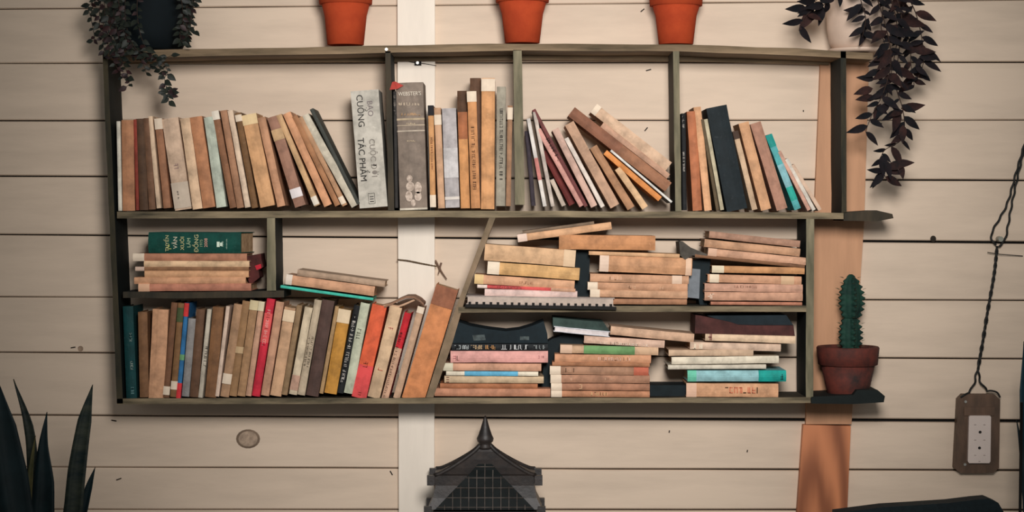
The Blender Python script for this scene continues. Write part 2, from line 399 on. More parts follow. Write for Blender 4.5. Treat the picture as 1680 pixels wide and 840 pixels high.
# --- top shelf, dictionary bay
G2 = 'upright books on the top shelf, dictionary bay'
r2 = row([
 ((648, 341), (645, 150), 5, (52, 48, 46), 'thin black book', dict(marks=[(.8, .97, .15, .75, (150, 140, 130))])),
 ((656, 345), (649, 136), 45, (136, 118, 104), 'thick grey brown dictionary', dict(bulge=.006, dep=.12, bands=[(.615, .625, (196, 176, 156)), (.66, .668, (186, 164, 140)), (.705, .72, (196, 170, 140)), (.0, .015, (222, 204, 184))])),
 ((706, 340), (702, 173), 9, (206, 148, 98), 'thin tan book with black head label', dict(labels=[(.9, 1, (40, 38, 40)), (.0, .12)], marks=[(.35, .7, .35, .7, (120, 60, 40))])),
 ((719, 342), (712, 177), 11, (200, 154, 120), 'tan book with lowered cream label', dict(labels=[(.83, .93)])),
 ((731, 341), (725, 178), 23, (182, 170, 168), 'lilac grey book', dict(labels=[(.08, .11, (224, 214, 204))], bands=[(.3, .6, (204, 194, 190))])),
 ((756, 342), (751, 184), 15, (208, 144, 92), 'orange tan book with brown head', dict(bands=[(.72, 1, (172, 104, 68))])),
 ((773, 342), (766, 150), 15, (206, 142, 94), 'tan lettered book with white head label', dict(labels=[(.91, 1)], marks=[(.15, .7, .3, .65, (92, 60, 40))])),
 ((789, 343), (790, 128), 22, (216, 154, 104), 'tallest tan book, white head label', dict(labels=[(.9, .995)], bulge=.004)),
 ((814, 338), (815, 142), 15, (160, 148, 130), 'grey book lettered along its spine', dict(marks=[(.22, .82, .35, .7, (50, 44, 40))])),
 ((830, 338), (833, 173), 8, (166, 122, 92), 'slim brown book with white label', dict(labels=[(.86, .98)])),
], 'in the dictionary bay, top shelf', G2)
for i, b in enumerate(r2): b['label'] = b['label'].replace(' in the', ' from left in the')
wb = r2[1]; wb['label'] = 'thick grey brown dictionary with a red ribbon, in front of the white board'
spine_text(wb, "WEBSTER'S", 672, 154, .0115, (226, 214, 196), 0, sx=.85)
rr = random.Random(3)
def glyphrow(b, px0, px1, py, h, c, seed=0):
    """a line of print too small to read, running across the spine"""
    R = Matrix.Rotation(-b.rotation_euler.y, 3, 'Y'); k = (CAMD-.146)/FPX; V = []; F = []
    x = px0
    while x < px1:
        for s in range(2):
            q = R @ (P(x+s*1.3, py+rr.uniform(-.4, .4), .146)-Vector(b.location)); hh = h*k*rr.uniform(.6, 1)
            ww = k*(.8 if rr.random() < .6 else 2); o = len(V)
            V += [(q.x, -.0013, q.z), (q.x+ww, -.0013, q.z), (q.x+ww, -.0013, q.z+hh), (q.x, -.0013, q.z+hh)]; F.append((o, o+1, o+2, o+3))
            if ww > k: V[-1] = (q.x, -.0013, q.z+k*.7); V[-2] = (q.x+ww, -.0013, q.z+k*.7)
        x += rr.choice((3, 3.5, 5))
    mesh('title_print', V, F, ink(c), b)
glyphrow(wb, 654, 688, 173, 5, (212, 192, 166)); glyphrow(wb, 658, 690, 189, 4, (206, 160, 110)); glyphrow(wb, 666, 682, 204, 3, (200, 180, 150))
glyphrow(wb, 668, 682, 232, 2, (206, 184, 150))
# picture at the foot of the dictionary: pale figures
V = []; F = []
for (cx, cy, rx, rz) in ((672, 293, 5, 6), (673, 306, 7, 8), (686, 308, 6, 10), (671, 322, 6, 9), (686, 322, 6, 8), (678, 333, 4, 6)):
    q = P(cx, cy, .146)-Vector(wb.location); q = Matrix.Rotation(-wb.rotation_euler.y, 3, 'Y') @ q; k = .00127; o = len(V); n = 10
    V += [(q.x+rx*k*math.cos(2*math.pi*j/n), -.0011, q.z+rz*k*math.sin(2*math.pi*j/n)) for j in range(n)]; F.append(tuple(range(o, o+n)))
mesh('cover_picture', V, F, mat('pale_print', (206, 188, 172), vary=.4, scale=160, c2=(140, 122, 108)), wb)
q0 = P(646, 147, .15)-Vector(wb.location)
rb = mesh('ribbon', [(q0.x, -.006, q0.z), (q0.x+.006, -.007, q0.z+.016), (q0.x+.012, -.009, q0.z+.017), (q0.x+.029, -.004, q0.z+.008), (q0.x+.016, -.008, q0.z+.001),
     (q0.x, -.004, q0.z), (q0.x+.006, -.005, q0.z+.016), (q0.x+.012, -.007, q0.z+.017), (q0.x+.029, -.002, q0.z+.008), (q0.x+.016, -.006, q0.z+.001)],
     [(0, 4, 3, 2, 1), (5, 6, 7, 8, 9), (0, 1, 6, 5), (1, 2, 7, 6), (2, 3, 8, 7), (3, 4, 9, 8), (4, 0, 5, 9)], mat('red_ribbon', (186, 70, 60)), wb)
rb['label'] = 'red ribbon'
# set back dark brown volumes behind the tan ones
r2b = row([((752, 341), (750, 149), 16, (92, 64, 46), 'dark brown book', dict(d=.118, dep=.09)),
           ((772, 341), (771, 128), 18, (98, 68, 50), 'taller dark brown book', dict(d=.118, dep=.09))], 'behind the dictionary bay tan books', G2)
# --- top shelf, bay of leaning books
G3 = 'leaning books on the top shelf, middle bay'
r3 = row([
 ((872, 338), (861, 215), 7, (66, 56, 62), 'dark navy book set back', dict(d=.112, dep=.08)),
 ((891, 339), (864, 195), 6, (222, 208, 198), 'thin white book with reddish spine', dict(bands=[(.3, .55, (204, 128, 118))])),
 ((904, 339), (874, 184), 6, (206, 186, 172), 'thin pale grey book'),
 ((934, 338), (888, 250), 11, (112, 48, 44), 'maroon book set back', dict(d=.112, dep=.08)),
 ((922, 339), (902, 296), 7, (200, 178, 160), 'short pale book leaning low', dict(d=.12, dep=.09)),
 ((951, 340), (880, 214), 8, (212, 152, 138), 'thin pink book'),
 ((959, 340), (873, 181), 6, (112, 62, 58), 'long thin maroon book with dark lettering', dict(marks=[(.48, .72, -.4, .5, (52, 30, 30))])),
 ((970, 341), (906, 214), 11, (206, 166, 148), 'pinkish beige book'),
 ((986, 341), (926, 228), 7, (228, 208, 194), 'thin cream white book'),
 ((1002, 342), (927, 206), 16, (204, 160, 130), 'tan book with notched head'),
 ((1030, 345), (968, 244), 13, (178, 130, 96), 'brown tan book'),
 ((1054, 344), (1009, 279), 11, (220, 176, 134), 'light tan book'),
 ((1080, 330), (990, 253), 9, (222, 140, 78), 'bright orange book'),
 ((1101, 333), (1001, 248), 3.5, (228, 218, 208), 'thin white book under the fallen ones'),
 ((1091, 314), (932, 190), 18, (158, 108, 80), 'long brown book with worn cover', dict(bands=[(.5, 1, (140, 92, 70))])),
 ((1094, 293), (985, 208), 9, (196, 150, 124), 'thin rosy tan book'),
 ((1092, 280), (969, 184), 17, (216, 176, 146), 'topmost beige book with pale end', dict(labels=[(.94, 1)])),
], 'from left in the leaning bay, top shelf', G3)
# --- top shelf, right bay
G4 = 'upright books on the top shelf, right bay'
r4 = row([
 ((1120, 345), (1118, 186), 7, (30, 30, 30), 'thin black book with white marks', dict(marks=[(.4, .6, .2, .6, (220, 210, 200)), (.85, .97, .2, .6, (200, 190, 180))])),
 ((1137, 346), (1127, 183), 15, (186, 112, 76), 'rust orange book'),
 ((1156, 346), (1138, 176), 12, (224, 166, 124), 'light tan book'),
 ((1175, 345), (1150, 196), 5, (98, 80, 58), 'thin dark brown book'),
 ((1182, 345), (1155, 196), 6, (196, 178, 148), 'thin greyish cream book'),
 ((1193, 348), (1159, 178), 34, (26, 34, 38), 'broad black book'),
 ((1234, 345), (1202, 216), 9, (208, 172, 140), 'narrow beige book', dict(labels=[(.9, 1, (80, 62, 52))])),
 ((1249, 346), (1212, 203), 17, (210, 156, 116), 'tan book with creased spine'),
 ((1275, 346), (1231, 204), 18, (174, 126, 104), 'rosy brown book'),
 ((1304, 345), (1256, 223), 11, (92, 172, 172), 'turquoise and pale blue book', dict(bands=[(.3, .6, (140, 186, 190)), (.84, 1, (40, 150, 140)), (.12, .3, (50, 164, 146))])),
 ((1325, 346), (1276, 250), 6, (212, 160, 138), 'thin pink tan book'),
 ((1333, 346), (1288, 262), 6, (230, 214, 198), 'thin white book'),
 ((1343, 346), (1298, 272), 6, (214, 178, 152), 'thin beige book at the far end'),
], 'from left in the right bay, top shelf', G4)
# --- small left stack (middle level)
G5 = 'stacked books in the small left bay'
def stack(items, where, group, capped=False):
    out = []; n = len(items)
    for i, it in enumerate(items):      # listed from the bottom up
        a = dict(it[5]) if len(it) > 5 else {}
        b = book(it[0], it[1], it[2], it[3], 'F', it[4], **a)
        pos = ('bottom' if i == 0 else 'top' if i == n-1 and not capped else ORD[i]+' up')
        b['label'] = f"{it[4]}, {pos} in {where}"; b['group'] = group; del b['_look']; out.append(b)
    return out
s1 = stack([
 ((227, 478), (412, 477), 12, (196, 128, 102), 'reddish tan book', dict(labels=[(0, .1, (232, 184, 150))])),
 ((220, 466), (403, 465), 11, (214, 156, 118), 'tan book jutting left'),
 ((237, 455), (408, 455), 11, (218, 162, 120), 'tan book set right'),
 ((222, 444), (408, 444), 6, (148, 104, 74), 'thin brown book', dict(labels=[(0, .08, (220, 190, 170))])),
 ((236, 438), (409, 438), 10, (236, 192, 150), 'cream book'),
 ((218, 428), (405, 428), 12, (186, 126, 98), 'brown book with cream label', dict(labels=[(0, .1)])),
 ((243, 415), (400, 415), 34, (14, 70, 60), 'thick dark green book with white lettering', dict(bulge=.004, dep=.10, d=.118)),
], 'the small left stack', G5)
gb = s1[-1]
for s, px, py, sz, c in (('TUYỂN', 276, 399, .0105, (206, 200, 150)), ('VĂN', 290, 398, .0125, (226, 216, 190)), ('XUÔI', 302, 399, .0115, (206, 196, 140)), ('LÂM', 313, 398, .0105, (180, 200, 160)),
                     ('ĐỒNG', 326, 399, .0125, (206, 200, 150)), ('1975', 334, 399, .0085, (150, 170, 130)), ('2008', 342, 398, .0095, (226, 170, 150)), ('NXB', 370, 400, .0055, (190, 215, 195)), ('HỘI NHÀ VĂN', 377, 400, .0032, (190, 215, 195))):
    spine_text(gb, s, px, py, sz, c, CCW)
boxes('publisher_mark', [(.150, .156, -.0012, 0, .013, .024), (.157, .162, -.0012, 0, .015, .022)], ink((220, 235, 215)), gb)
boxes('spine_ornament', [(.040, .044, -.0012, 0, .010, .013), (.044, .047, -.0012, 0, .013, .018), (.044, .051, -.0012, 0, .008, .010)], ink((170, 180, 110)), gb)
gb.rotation_euler.z = -math.radians(9)
# dog-eared maroon cover at the right of that stack
mc = prism('loose_cover', [(403, 428), (404, 420), (428, 416), (429, 426), (432, 438), (424, 443), (426, 455), (410, 468), (406, 455), (409, 440)], .06, .122, mat('maroon_card', (92, 42, 38), vary=.3))
rs = prism('red_scrap', [(418, 436), (428, 433), (429, 440), (421, 443)], .1222, .1232, mat('red_card', (196, 40, 56)), None); rs.parent = mc
tag(mc, 'torn maroon cover sticking out right of the small left stack', 'book cover')
# --- pair lying on the uprights
G6 = 'books lying on the lower left row'
s2 = stack([
 ((460, 472), (612, 493), 4, (70, 184, 160), 'thin teal edged notebook', dict(bands=[(0, 1, (70, 184, 160))])),
 ((468, 466), (613, 486), 16, (206, 152, 118), 'tan paperback, white end label', dict(labels=[(0, .07, (238, 222, 205))])),
 ((487, 452), (631, 471), 10, (178, 146, 122), 'grey brown floppy book'),
], 'the leaning pile above the lower left row', G6)
# --- lower left row
G7 = 'upright books on the bottom shelf, left bay'
r5 = row([
 ((207, 654), (201, 503), 17, (14, 62, 62), 'dark teal book with white edge line', dict(bands=[], marks=[(.62, .72, .55, .8, (150, 170, 160)), (.3, .42, .55, .8, (170, 180, 170)), (.05, .14, .5, .8, (120, 160, 160))])),
 ((229, 652), (226, 512), 15, (134, 94, 64), 'brown book'),
 ((243, 653), (250, 507), 26, (214, 158, 120), 'broad plain tan book', dict(bulge=.004)),
 ((267, 652), (281, 496), 10, (122, 82, 58), 'dark brown book with white foot label', dict(labels=[(.03, .12)])),
 ((279, 651), (292, 497), 10, (134, 96, 62), 'brown book with raised white label', dict(labels=[(.08, .17)], bands=[(.8, .95, (72, 82, 50))])),
 ((289, 653), (303, 497), 7, (52, 112, 160), 'thin blue book with red ends', dict(bands=[(0, .16, (214, 56, 60)), (.86, 1, (228, 62, 60)), (.4, .46, (110, 160, 110))])),
 ((298, 650), (309, 522), 12, (150, 142, 138), 'shorter grey book'),
 ((311, 651), (322, 507), 14, (108, 76, 56), 'dark brown book'),
 ((325, 652), (340, 507), 7, (200, 184, 164), 'thin cream book with black lettering', dict(marks=[(.35, .6, .5, 1.1, (60, 52, 46))])),
 ((336, 651), (349, 503), 18, (136, 94, 62), 'wide brown book'),
 ((353, 650), (371, 502), 6, (222, 190, 168), 'thin pinkish cream book'),
 ((361, 650), (384, 498), 14, (176, 134, 102), 'tan book with white foot label', dict(labels=[(.14, .25)])),
 ((376, 649), (398, 493), 12, (156, 116, 80), 'brown tan book', dict(labels=[(.45, .52, (200, 170, 130))])),
 ((389, 649), (411, 492), 13, (172, 130, 94), 'tan book with broad cream head label', dict(labels=[(.9, 1, (214, 196, 156))])),
 ((403, 649), (425, 494), 9, (200, 152, 124), 'thin tan book with cream head label', dict(labels=[(.9, 1, (226, 212, 178))])),
 ((413, 649), (438, 489), 13, (206, 44, 62), 'bright red book', dict(bands=[(.55, .85, (226, 92, 88))], marks=[(.5, .9, .3, .7, (240, 180, 170))])),
 ((428, 648), (453, 494), 13, (200, 148, 118), 'rosy tan book'),
 ((443, 648), (467, 503), 18, (206, 160, 124), 'tan book with square white label', dict(labels=[(.84, .97, (240, 214, 180))])),
 ((462, 647), (487, 500), 9, (152, 120, 88), 'narrow greyish tan book'),
 ((474, 646), (500, 503), 13, (214, 190, 160), 'pale beige book', dict(bands=[(.05, .22, (206, 160, 136))])),
 ((488, 647), (516, 491), 12, (192, 168, 142), 'grey beige book with small lettering', dict(marks=[(.3, .62, .1, .4, (110, 96, 80)), (.3, .62, .55, .85, (110, 96, 80))])),
 ((502, 648), (529, 491), 20, (84, 62, 54), 'dark chocolate book'),
 ((524, 645), (550, 502), 6, (172, 134, 94), 'thin tan book'),
 ((532, 644), (556, 506), 20, (194, 134, 58), 'ochre book with cream head label', dict(labels=[(.84, 1, (230, 206, 172))])),
 ((553, 644), (581, 500), 10, (30, 32, 32), 'black book with white lettering', dict(marks=[(.1, .9, .25, .75, (214, 206, 196))])),
 ((564, 644), (592, 496), 15, (194, 192, 166), 'pale green book', dict(marks=[(.6, .72, .2, .6, (90, 90, 70))])),
 ((577, 650), (611, 498), 24, (226, 98, 62), 'bright orange red book', dict(bands=[(0, .35, (222, 78, 76))], marks=[(.33, .42, .3, .6, (110, 40, 30)), (.02, .08, .4, .6, (120, 40, 30))])),
 ((603, 650), (640, 501), 20, (214, 176, 140), 'cream book with small dark print', dict(marks=[(.3, .36, .3, .7, (190, 100, 80)), (.75, .8, .3, .7, (200, 130, 110))])),
 ((625, 656), (664, 512), 11, (206, 38, 48), 'crimson book', dict(bands=[(.0, .6, (206, 160, 130))], marks=[(.03, .8, .15, .5, (70, 40, 36))])),
 ((645, 652), (686, 502), 11, (196, 156, 126), 'tan book with white head label', dict(labels=[(.93, 1)])),
], 'from left on the bottom shelf', G7)
r5b = row([((659, 652), (716, 466), 37, (208, 132, 84), 'tall broad orange brown book', dict(bulge=.004, bands=[(.83, 1, (150, 94, 68))], dep=.12))], 'x', G7)
r5b[0]['label'] = 'tall broad orange brown book leaning on the slanted slat'
# curled brown paper lying on top of the row
def sheet(name, pts, d0, d1, m, label, cat, th=.0012):
    V = []; n = len(pts)
    for dd in (d0, d1):
        for x, y in pts:
            p = P(x, y, (d0+d1)/2); V.append(Vector((p.x, -dd+random.uniform(-.004, .004), p.z)))
    V += [v-Vector((0, 0, th)) for v in V]; F = []
    for i in range(n-1):
        F += [(i, n+i, n+i+1, i+1), (2*n+i, 2*n+i+1, 3*n+i+1, 3*n+i), (i, i+1, 2*n+i+1, 2*n+i), (n+i, 3*n+i, 3*n+i+1, n+i+1)]
    F += [(0, 2*n, 3*n, n), (n-1, 2*n-1, 4*n-1, 3*n-1)]
    o = mesh(name, V, F, m, smooth=False); return tag(o, label, cat)
sheet('curled_paper', [(633, 500), (645, 495), (656, 489), (668, 484), (680, 484), (690, 489), (697, 496)], .05, .143, mat('brown_paper', (150, 112, 88), vary=.25), 'curled brown paper draped over the lower left row beside the leaning orange book', 'paper', .0045)
sheet('curled_paper', [(622, 502), (640, 497), (655, 500), (668, 495), (684, 488)], .06, .14, mat('beige_paper', (206, 168, 136), vary=.2), 'curled beige paper under the brown one on the lower left row', 'paper', .004)
# --- right side, middle level: three stacks
G8 = 'stacked books on the middle right shelf'
nb = book((765, 499), (1008, 503), 14, (176, 158, 148), 'F', '', d=.158, dep=.12, style='P', name='comb_bound_notebook', cat='notebook', pages=(196, 178, 164))
del nb['_look']; nb['label'] = 'grey comb-bound notebook with black rings under the left stack, middle right shelf'; nb['group'] = G8
LN = nb['_L']
boxes('comb_binding', [(-.002, LN+.004, -.006, -.0005, -.0065, -.0005)]+[(LN*(i+.5)/21-.0026, LN*(i+.5)/21+.0026, -.004, .003, -.0005, .0052) for i in range(21)], BLK, nb)
s3 = stack([
 ((795, 485), (947, 489), 11, (224, 190, 178), 'pinkish white book'),
 ((783, 472), (944, 479), 5, (214, 84, 80), 'thin red and pink book', dict(bands=[(0, .1, (226, 200, 186)), (.75, 1, (200, 150, 120))], marks=[(.2, .45, .2, .9, (120, 60, 60))])),
 ((778, 465), (942, 476), 15, (214, 160, 124), 'tan book with yellowish end', dict(labels=[(0, .09, (230, 196, 140))], marks=[(.45, .6, .3, .6, (170, 120, 90))])),
 ((799, 449), (950, 460), 20, (220, 168, 112), 'yellow tan book with white end label', dict(labels=[(0, .13, (240, 222, 198))])),
 ((794, 427), (943, 438), 27, (214, 168, 128), 'thick tan book with cream right end', dict(labels=[(.87, 1, (232, 200, 164))])),
 ], 'the left stack, middle shelf', G8)
s3b = stack([
 ((985, 499), (1127, 500), 9, (176, 124, 92), 'thin brown book'),
 ((968, 487), (1128, 490), 12, (206, 156, 122), 'tan book with white end', dict(labels=[(0, .1)])),
 ((964, 475), (1128, 478), 12, (204, 150, 116), 'tan set volume', dict(labels=[(0, .1)], marks=[(.4, .5, .2, .6, (226, 184, 150)), (.7, .76, .2, .6, (226, 184, 150))])),
 ((968, 462), (1130, 466), 13, (206, 154, 120), 'tan set volume with two pale marks', dict(labels=[(.83, .93, (238, 206, 180))], marks=[(.2, .35, .3, .7, (230, 190, 160))])),
 ((983, 445), (1135, 452), 28, (206, 150, 110), 'thick tan book with white end label', dict(bulge=.005, labels=[(.0, .1, (238, 210, 188)), (.93, .99, (238, 200, 170))])),
 ((966, 418), (1115, 423), 6, (216, 166, 124), 'thin light tan book'),
 ((917, 409), (1075, 411), 24, (202, 138, 94), 'thick orange tan book jutting left', dict(bands=[(0, .12, (190, 132, 90))])),
 ], 'the middle stack, middle shelf', G8)
s3c = stack([
 ((850, 397), (1004, 376), 12, (216, 164, 124), 'slanted tan book, white end label', dict(labels=[(0, .1, (242, 214, 196))])),
 ((858, 384), (975, 368), 5, (128, 104, 84), 'thin dark topped book', ),
 ], 'the slanted pair atop the middle shelf stacks', G8)
s4 = stack([
 ((1166, 500), (1316, 501), 5, (186, 122, 96), 'thin reddish book'),
 ((1156, 493), (1317, 494), 14, (204, 152, 124), 'rosy tan book with pale mark', dict(marks=[(.03, .1, .2, .8, (240, 214, 190))])),
 ((1156, 478), (1317, 480), 13, (208, 156, 130), 'rosy tan book with dark lettering', dict(marks=[(.3, .55, .5, .8, (150, 100, 80))])),
 ((1161, 463), (1315, 467), 13, (212, 156, 122), 'tan book with pale head label', dict(labels=[(.02, .12, (238, 218, 190)), (.78, .92, (222, 184, 146))])),
 ((1168, 447), (1320, 450), 11, (208, 148, 100), 'orange tan book with cream end label', dict(labels=[(0, .13, (230, 214, 184))])),
 ((1140, 422), (1320, 440), 5, (128, 88, 62), 'thin dark brown book'),
 ((1161, 419), (1322, 435), 12, (214, 162, 130), 'pinkish tan book slanting right', dict(labels=[(0, .09, (226, 184, 156))])),
 ((1155, 405), (1312, 421), 13, (200, 150, 116), 'mid tan book slanting right'),
 ((1163, 390), (1312, 406), 11, (176, 132, 108), 'dusky brown book slanting right'),
 ], 'the right stack, middle shelf', G8)
for poly, lb in (([(946, 408), (968, 404), (966, 500), (940, 500)], 'dark shade filler added at the back between the left and middle stacks, middle shelf'),
                 ([(1134, 428), (1166, 424), (1160, 500), (1148, 500)], 'dark shade filler added at the back between the middle and right stacks, middle shelf')):
    tag(prism('book', poly, .03, .105, mat('dark_gap_filler', (22, 34, 38), vary=.2)), lb, 'book', G8)  # added dark blocks that paint the deep shade between the stacks
tag(prism('book', [(1129, 440), (1149, 442), (1147, 490), (1128, 488)], .03, .115, mat('blue_grey_filler', (130, 136, 142), vary=.15)), 'blue grey filler panel in the gap left of the right stack, middle shelf', 'book', G8)  # grey panel stands in for the wall glimpsed in the gap
fc = prism('folded_cover', [(1114, 397), (1120, 396), (1133, 406), (1160, 417), (1160, 423), (1136, 419), (1124, 426), (1116, 419)], .06, .145, mat('grey_card', (84, 78, 70), vary=.3))
tag(fc, 'folded dark grey cover between the middle and right stacks', 'book cover')
# --- bottom right: three stacks
G9 = 'stacked books on the bottom right shelf'
s5 = stack([
 ((713, 650), (903, 651), 13, (196, 134, 104), 'reddish tan book'),
 ((722, 637), (882, 638), 8, (172, 108, 74), 'thin brown book'),
 ((729, 628), (892, 629), 11, (208, 176, 142), 'beige book with dark left mark', dict(marks=[(.02, .1, .1, .9, (110, 60, 50)), (.45, .47, .3, .8, (220, 190, 100))])),
 ((732, 616), (883, 617), 7, (232, 214, 190), 'thin white and blue book', dict(bands=[(.2, .78, (104, 176, 206))])),
 ((727, 608), (888, 609), 12, (212, 156, 126), 'tan book with pale end label', dict(labels=[(0, .1, (214, 206, 180))])),
 ((739, 595), (899, 595), 19, (232, 166, 154), 'pink book', dict(marks=[(.03, .1, .2, .6, (180, 110, 110)), (.9, .98, .4, .6, (150, 80, 90))])),
 ((741, 575), (899, 575), 11, (34, 36, 38), 'black book with boxed white titles', dict(marks=[(.03, .18, .2, .8, (190, 196, 194), .7), (.2, .33, .2, .8, (200, 170, 130), .7), (.35, .48, .2, .8, (206, 150, 90), .7), (.5, .8, .15, .85, (206, 206, 204), .6), (.85, .98, .2, .8, (150, 156, 154), .7)])),
 ], 'the left stack, bottom right shelf', G9, True)
nb2 = empty('curved_notebook', P(740, 562, .146), 'floppy black notebook with curled up ends atop the left bottom stack', 'notebook', G9)
prism('cover', [(741, 563), (740, 556), (752, 528), (772, 535), (800, 540), (830, 543.5), (852, 541), (872, 535), (892, 527), (898, 548), (899, 563)], .04, .146, mat('black_navy_card', (22, 36, 42), vary=.25), nb2)
prism('printed_band', [(775, 550), (795, 549), (797, 558), (777, 559)], .146, .1466, mat('grey_print', (82, 92, 92), vary=.4, scale=80), nb2)
prism('printed_band', [(853, 552), (868, 552), (868, 558), (853, 558)], .146, .1466, mat('grey_print', (82, 92, 92), vary=.4, scale=80), nb2)
s6 = stack([
 ((904, 651), (1066, 652), 10, (192, 132, 98), 'brown set volume with gilt letters', dict(labels=[(0, .11)], marks=[(.4, .6, .3, .8, (216, 180, 130))])),
 ((904, 640), (1066, 641), 11, (178, 124, 96), 'brown set volume with one gilt letter', dict(labels=[(0, .11)], marks=[(.26, .31, .2, .9, (220, 180, 140))])),
 ((903, 628), (1066, 629), 13, (180, 130, 102), 'dusky brown set volume', dict(labels=[(0, .11)], marks=[(.18, .24, .3, .8, (214, 170, 140)), (.55, .65, .4, .7, (210, 170, 140))])),
 ((902, 614), (1064, 616), 13, (176, 130, 102), 'greyish brown set volume', dict(labels=[(0, .11)], marks=[(.16, .24, .3, .8, (210, 170, 140))], bands=[(.85, 1, (190, 100, 76))])),
 ((906, 600), (1066, 602), 6, (174, 118, 84), 'thin brown book'),
 ((910, 594), (1068, 596), 13, (208, 148, 112), 'tan book with pink lettering', dict(marks=[(.45, .8, .3, .7, (230, 190, 170))])),
 ((919, 579), (1080, 583), 13, (206, 166, 132), 'tan and green book', dict(bands=[(.24, .76, (112, 150, 96))], labels=[(0, .12, (232, 196, 168))])),
 ((958, 563), (1090, 571), 12, (222, 180, 156), 'pinkish cream book', dict(marks=[(.2, .8, .05, .4, (240, 220, 200))])),
 ], 'the middle stack, bottom right shelf', G9, True)
s6b = stack([
 ((908, 544), (1000, 553), 9, (222, 214, 216), 'white book with dark green cover', dict(style='P', pages=(226, 216, 214))),
 ((1001, 549), (1138, 562), 14, (212, 168, 138), 'tan book lying to its right', ),
 ], 'the pair crowning the middle bottom stack', G9)
s6b[0]['label'] = 'white paged book under a dark green cover, crowning the middle bottom stack'
s6b[1]['label'] = 'beige book sloping right, beside the dark green cover, on the middle bottom stack'
gc = prism('loose_cover', [(907, 521), (960, 526), (990, 528), (1000, 543), (968, 541), (907, 535)], .04, .136, mat('dark_green_card', (58, 76, 70), vary=.25))
tag(gc, 'dark green book lying on the white paged book, bottom right shelf', 'book')
gc['group'] = G9; gc.name = 'book'
s7 = stack([
 ((1126, 651), (1277, 652), 22, (222, 164, 124), 'tan book with orange lettering', dict(labels=[(0, .11, (236, 194, 166))], marks=[(.42, .86, .3, .75, (206, 110, 80))])),
 ((1128, 626), (1290, 626), 18, (154, 194, 196), 'pale turquoise book', dict(bulge=.004, bands=[(0, .09, (110, 190, 160)), (.72, 1, (30, 160, 148))], marks=[(.94, .98, .2, .7, (20, 60, 60))])),
 ((1096, 606), (1257, 605), 7, (216, 200, 180), 'thin grey white book'),
 ((1102, 598), (1278, 596), 12, (232, 214, 190), 'cream white book'),
 ((1097, 584), (1236, 584), 10, (208, 172, 142), 'beige book jutting left'),
 ((1132, 573), (1281, 577), 12, (222, 186, 160), 'pale tan book with white mark', dict(marks=[(.03, .13, .1, .8, (240, 226, 200))])),
 ((1157, 559), (1305, 564), 13, (232, 196, 162), 'cream book with dark red mark', dict(marks=[(.03, .1, .1, .9, (120, 60, 60))])),
 ], 'the right stack, bottom right shelf', G9, True)
mb = prism('book', [(1140, 547), (1141, 517), (1150, 518), (1178, 524), (1200, 529), (1212, 533), (1240, 534), (1302, 534), (1304, 551)], .04, .146, mat('maroon_leatherette', (84, 46, 42), vary=.3))
tag(mb, 'maroon book with a buckled cover, top of the right stack on the bottom shelf', 'book', G9)
tb = prism('book', [(1160, 518), (1290, 517), (1302, 534), (1214, 533), (1180, 525)], .035, .128, mat('blue_black_card', (30, 42, 48), vary=.2))
tag(tb, 'blue black book lying behind the buckled maroon one on the right bottom stack', 'book', G9)
tag(prism('book', [(896, 562), (906, 556), (926, 549), (958, 552), (956, 566), (916, 578), (907, 604), (903, 651), (886, 651)], .03, .10, mat('dark_gap_filler', (22, 34, 38), vary=.2)), 'dark shade filler added at the back between the left and middle bottom stacks', 'book', G9)  # added dark shape for the shade behind the left and middle stacks
bk = prism('book', [(1066, 632), (1127, 632), (1127, 650), (1066, 650)], .035, .12, mat('dark_gap_filler', (22, 34, 38), vary=.2))  # block stands in for the dark strip of board top here
tag(bk, 'low dark filler block at the back between the middle and right bottom stacks', 'book', G9)

# ---------------------------------------------------------------- pots on the top board
TERRA = mat('terracotta', (186, 76, 42), rough=.9, vary=.12, scale=18, bump=.12, c2=(164, 62, 36), spec=.1)
SOIL = mat('soil', (40, 30, 24), vary=.3, scale=120)
def pot(px, pyb, rb, rt, h, rim, m, label, group=None, d=.085, name='flower_pot', tilt=0):
    c = P(px, pyb, d); e = empty(name, c, label, 'flower pot', group)
    lathe('pot_body', [(rb*.9, 0), (rb, .001), (rb+(rt-rb)*.5, h*.5), (rt, h-rim), (rt-.004, h-rim+.002), (rt-.008, h-rim), (rb*.9, .01)], m, e)
    lathe('rim', [(rt+.0005, h-rim-.0005), (rt+.005, h-rim), (rt+.0075, h-.002), (rt+.006, h), (rt-.001, h), (rt-.003, h-.006), (rt-.004, h-rim)], m, e)
    lathe('soil', [(rt-.0085, h-.028), (rt-.009, h-.014), (.002, h-.011)], SOIL, e, n=24)
    return e
GP = 'terracotta pots on the top board'
pot(567, 74.5, .0385, .051, .125, .038, TERRA, 'terracotta flower pot left of the white vertical board, on the top board', GP)
pot(857, 71.5, .0365, .051, .125, .038, TERRA, 'middle terracotta flower pot, right of the white vertical board', GP)
pot(1109, 73.5, .0365, .0505, .122, .040, TERRA, 'terracotta flower pot above the right divider of the top board', GP)
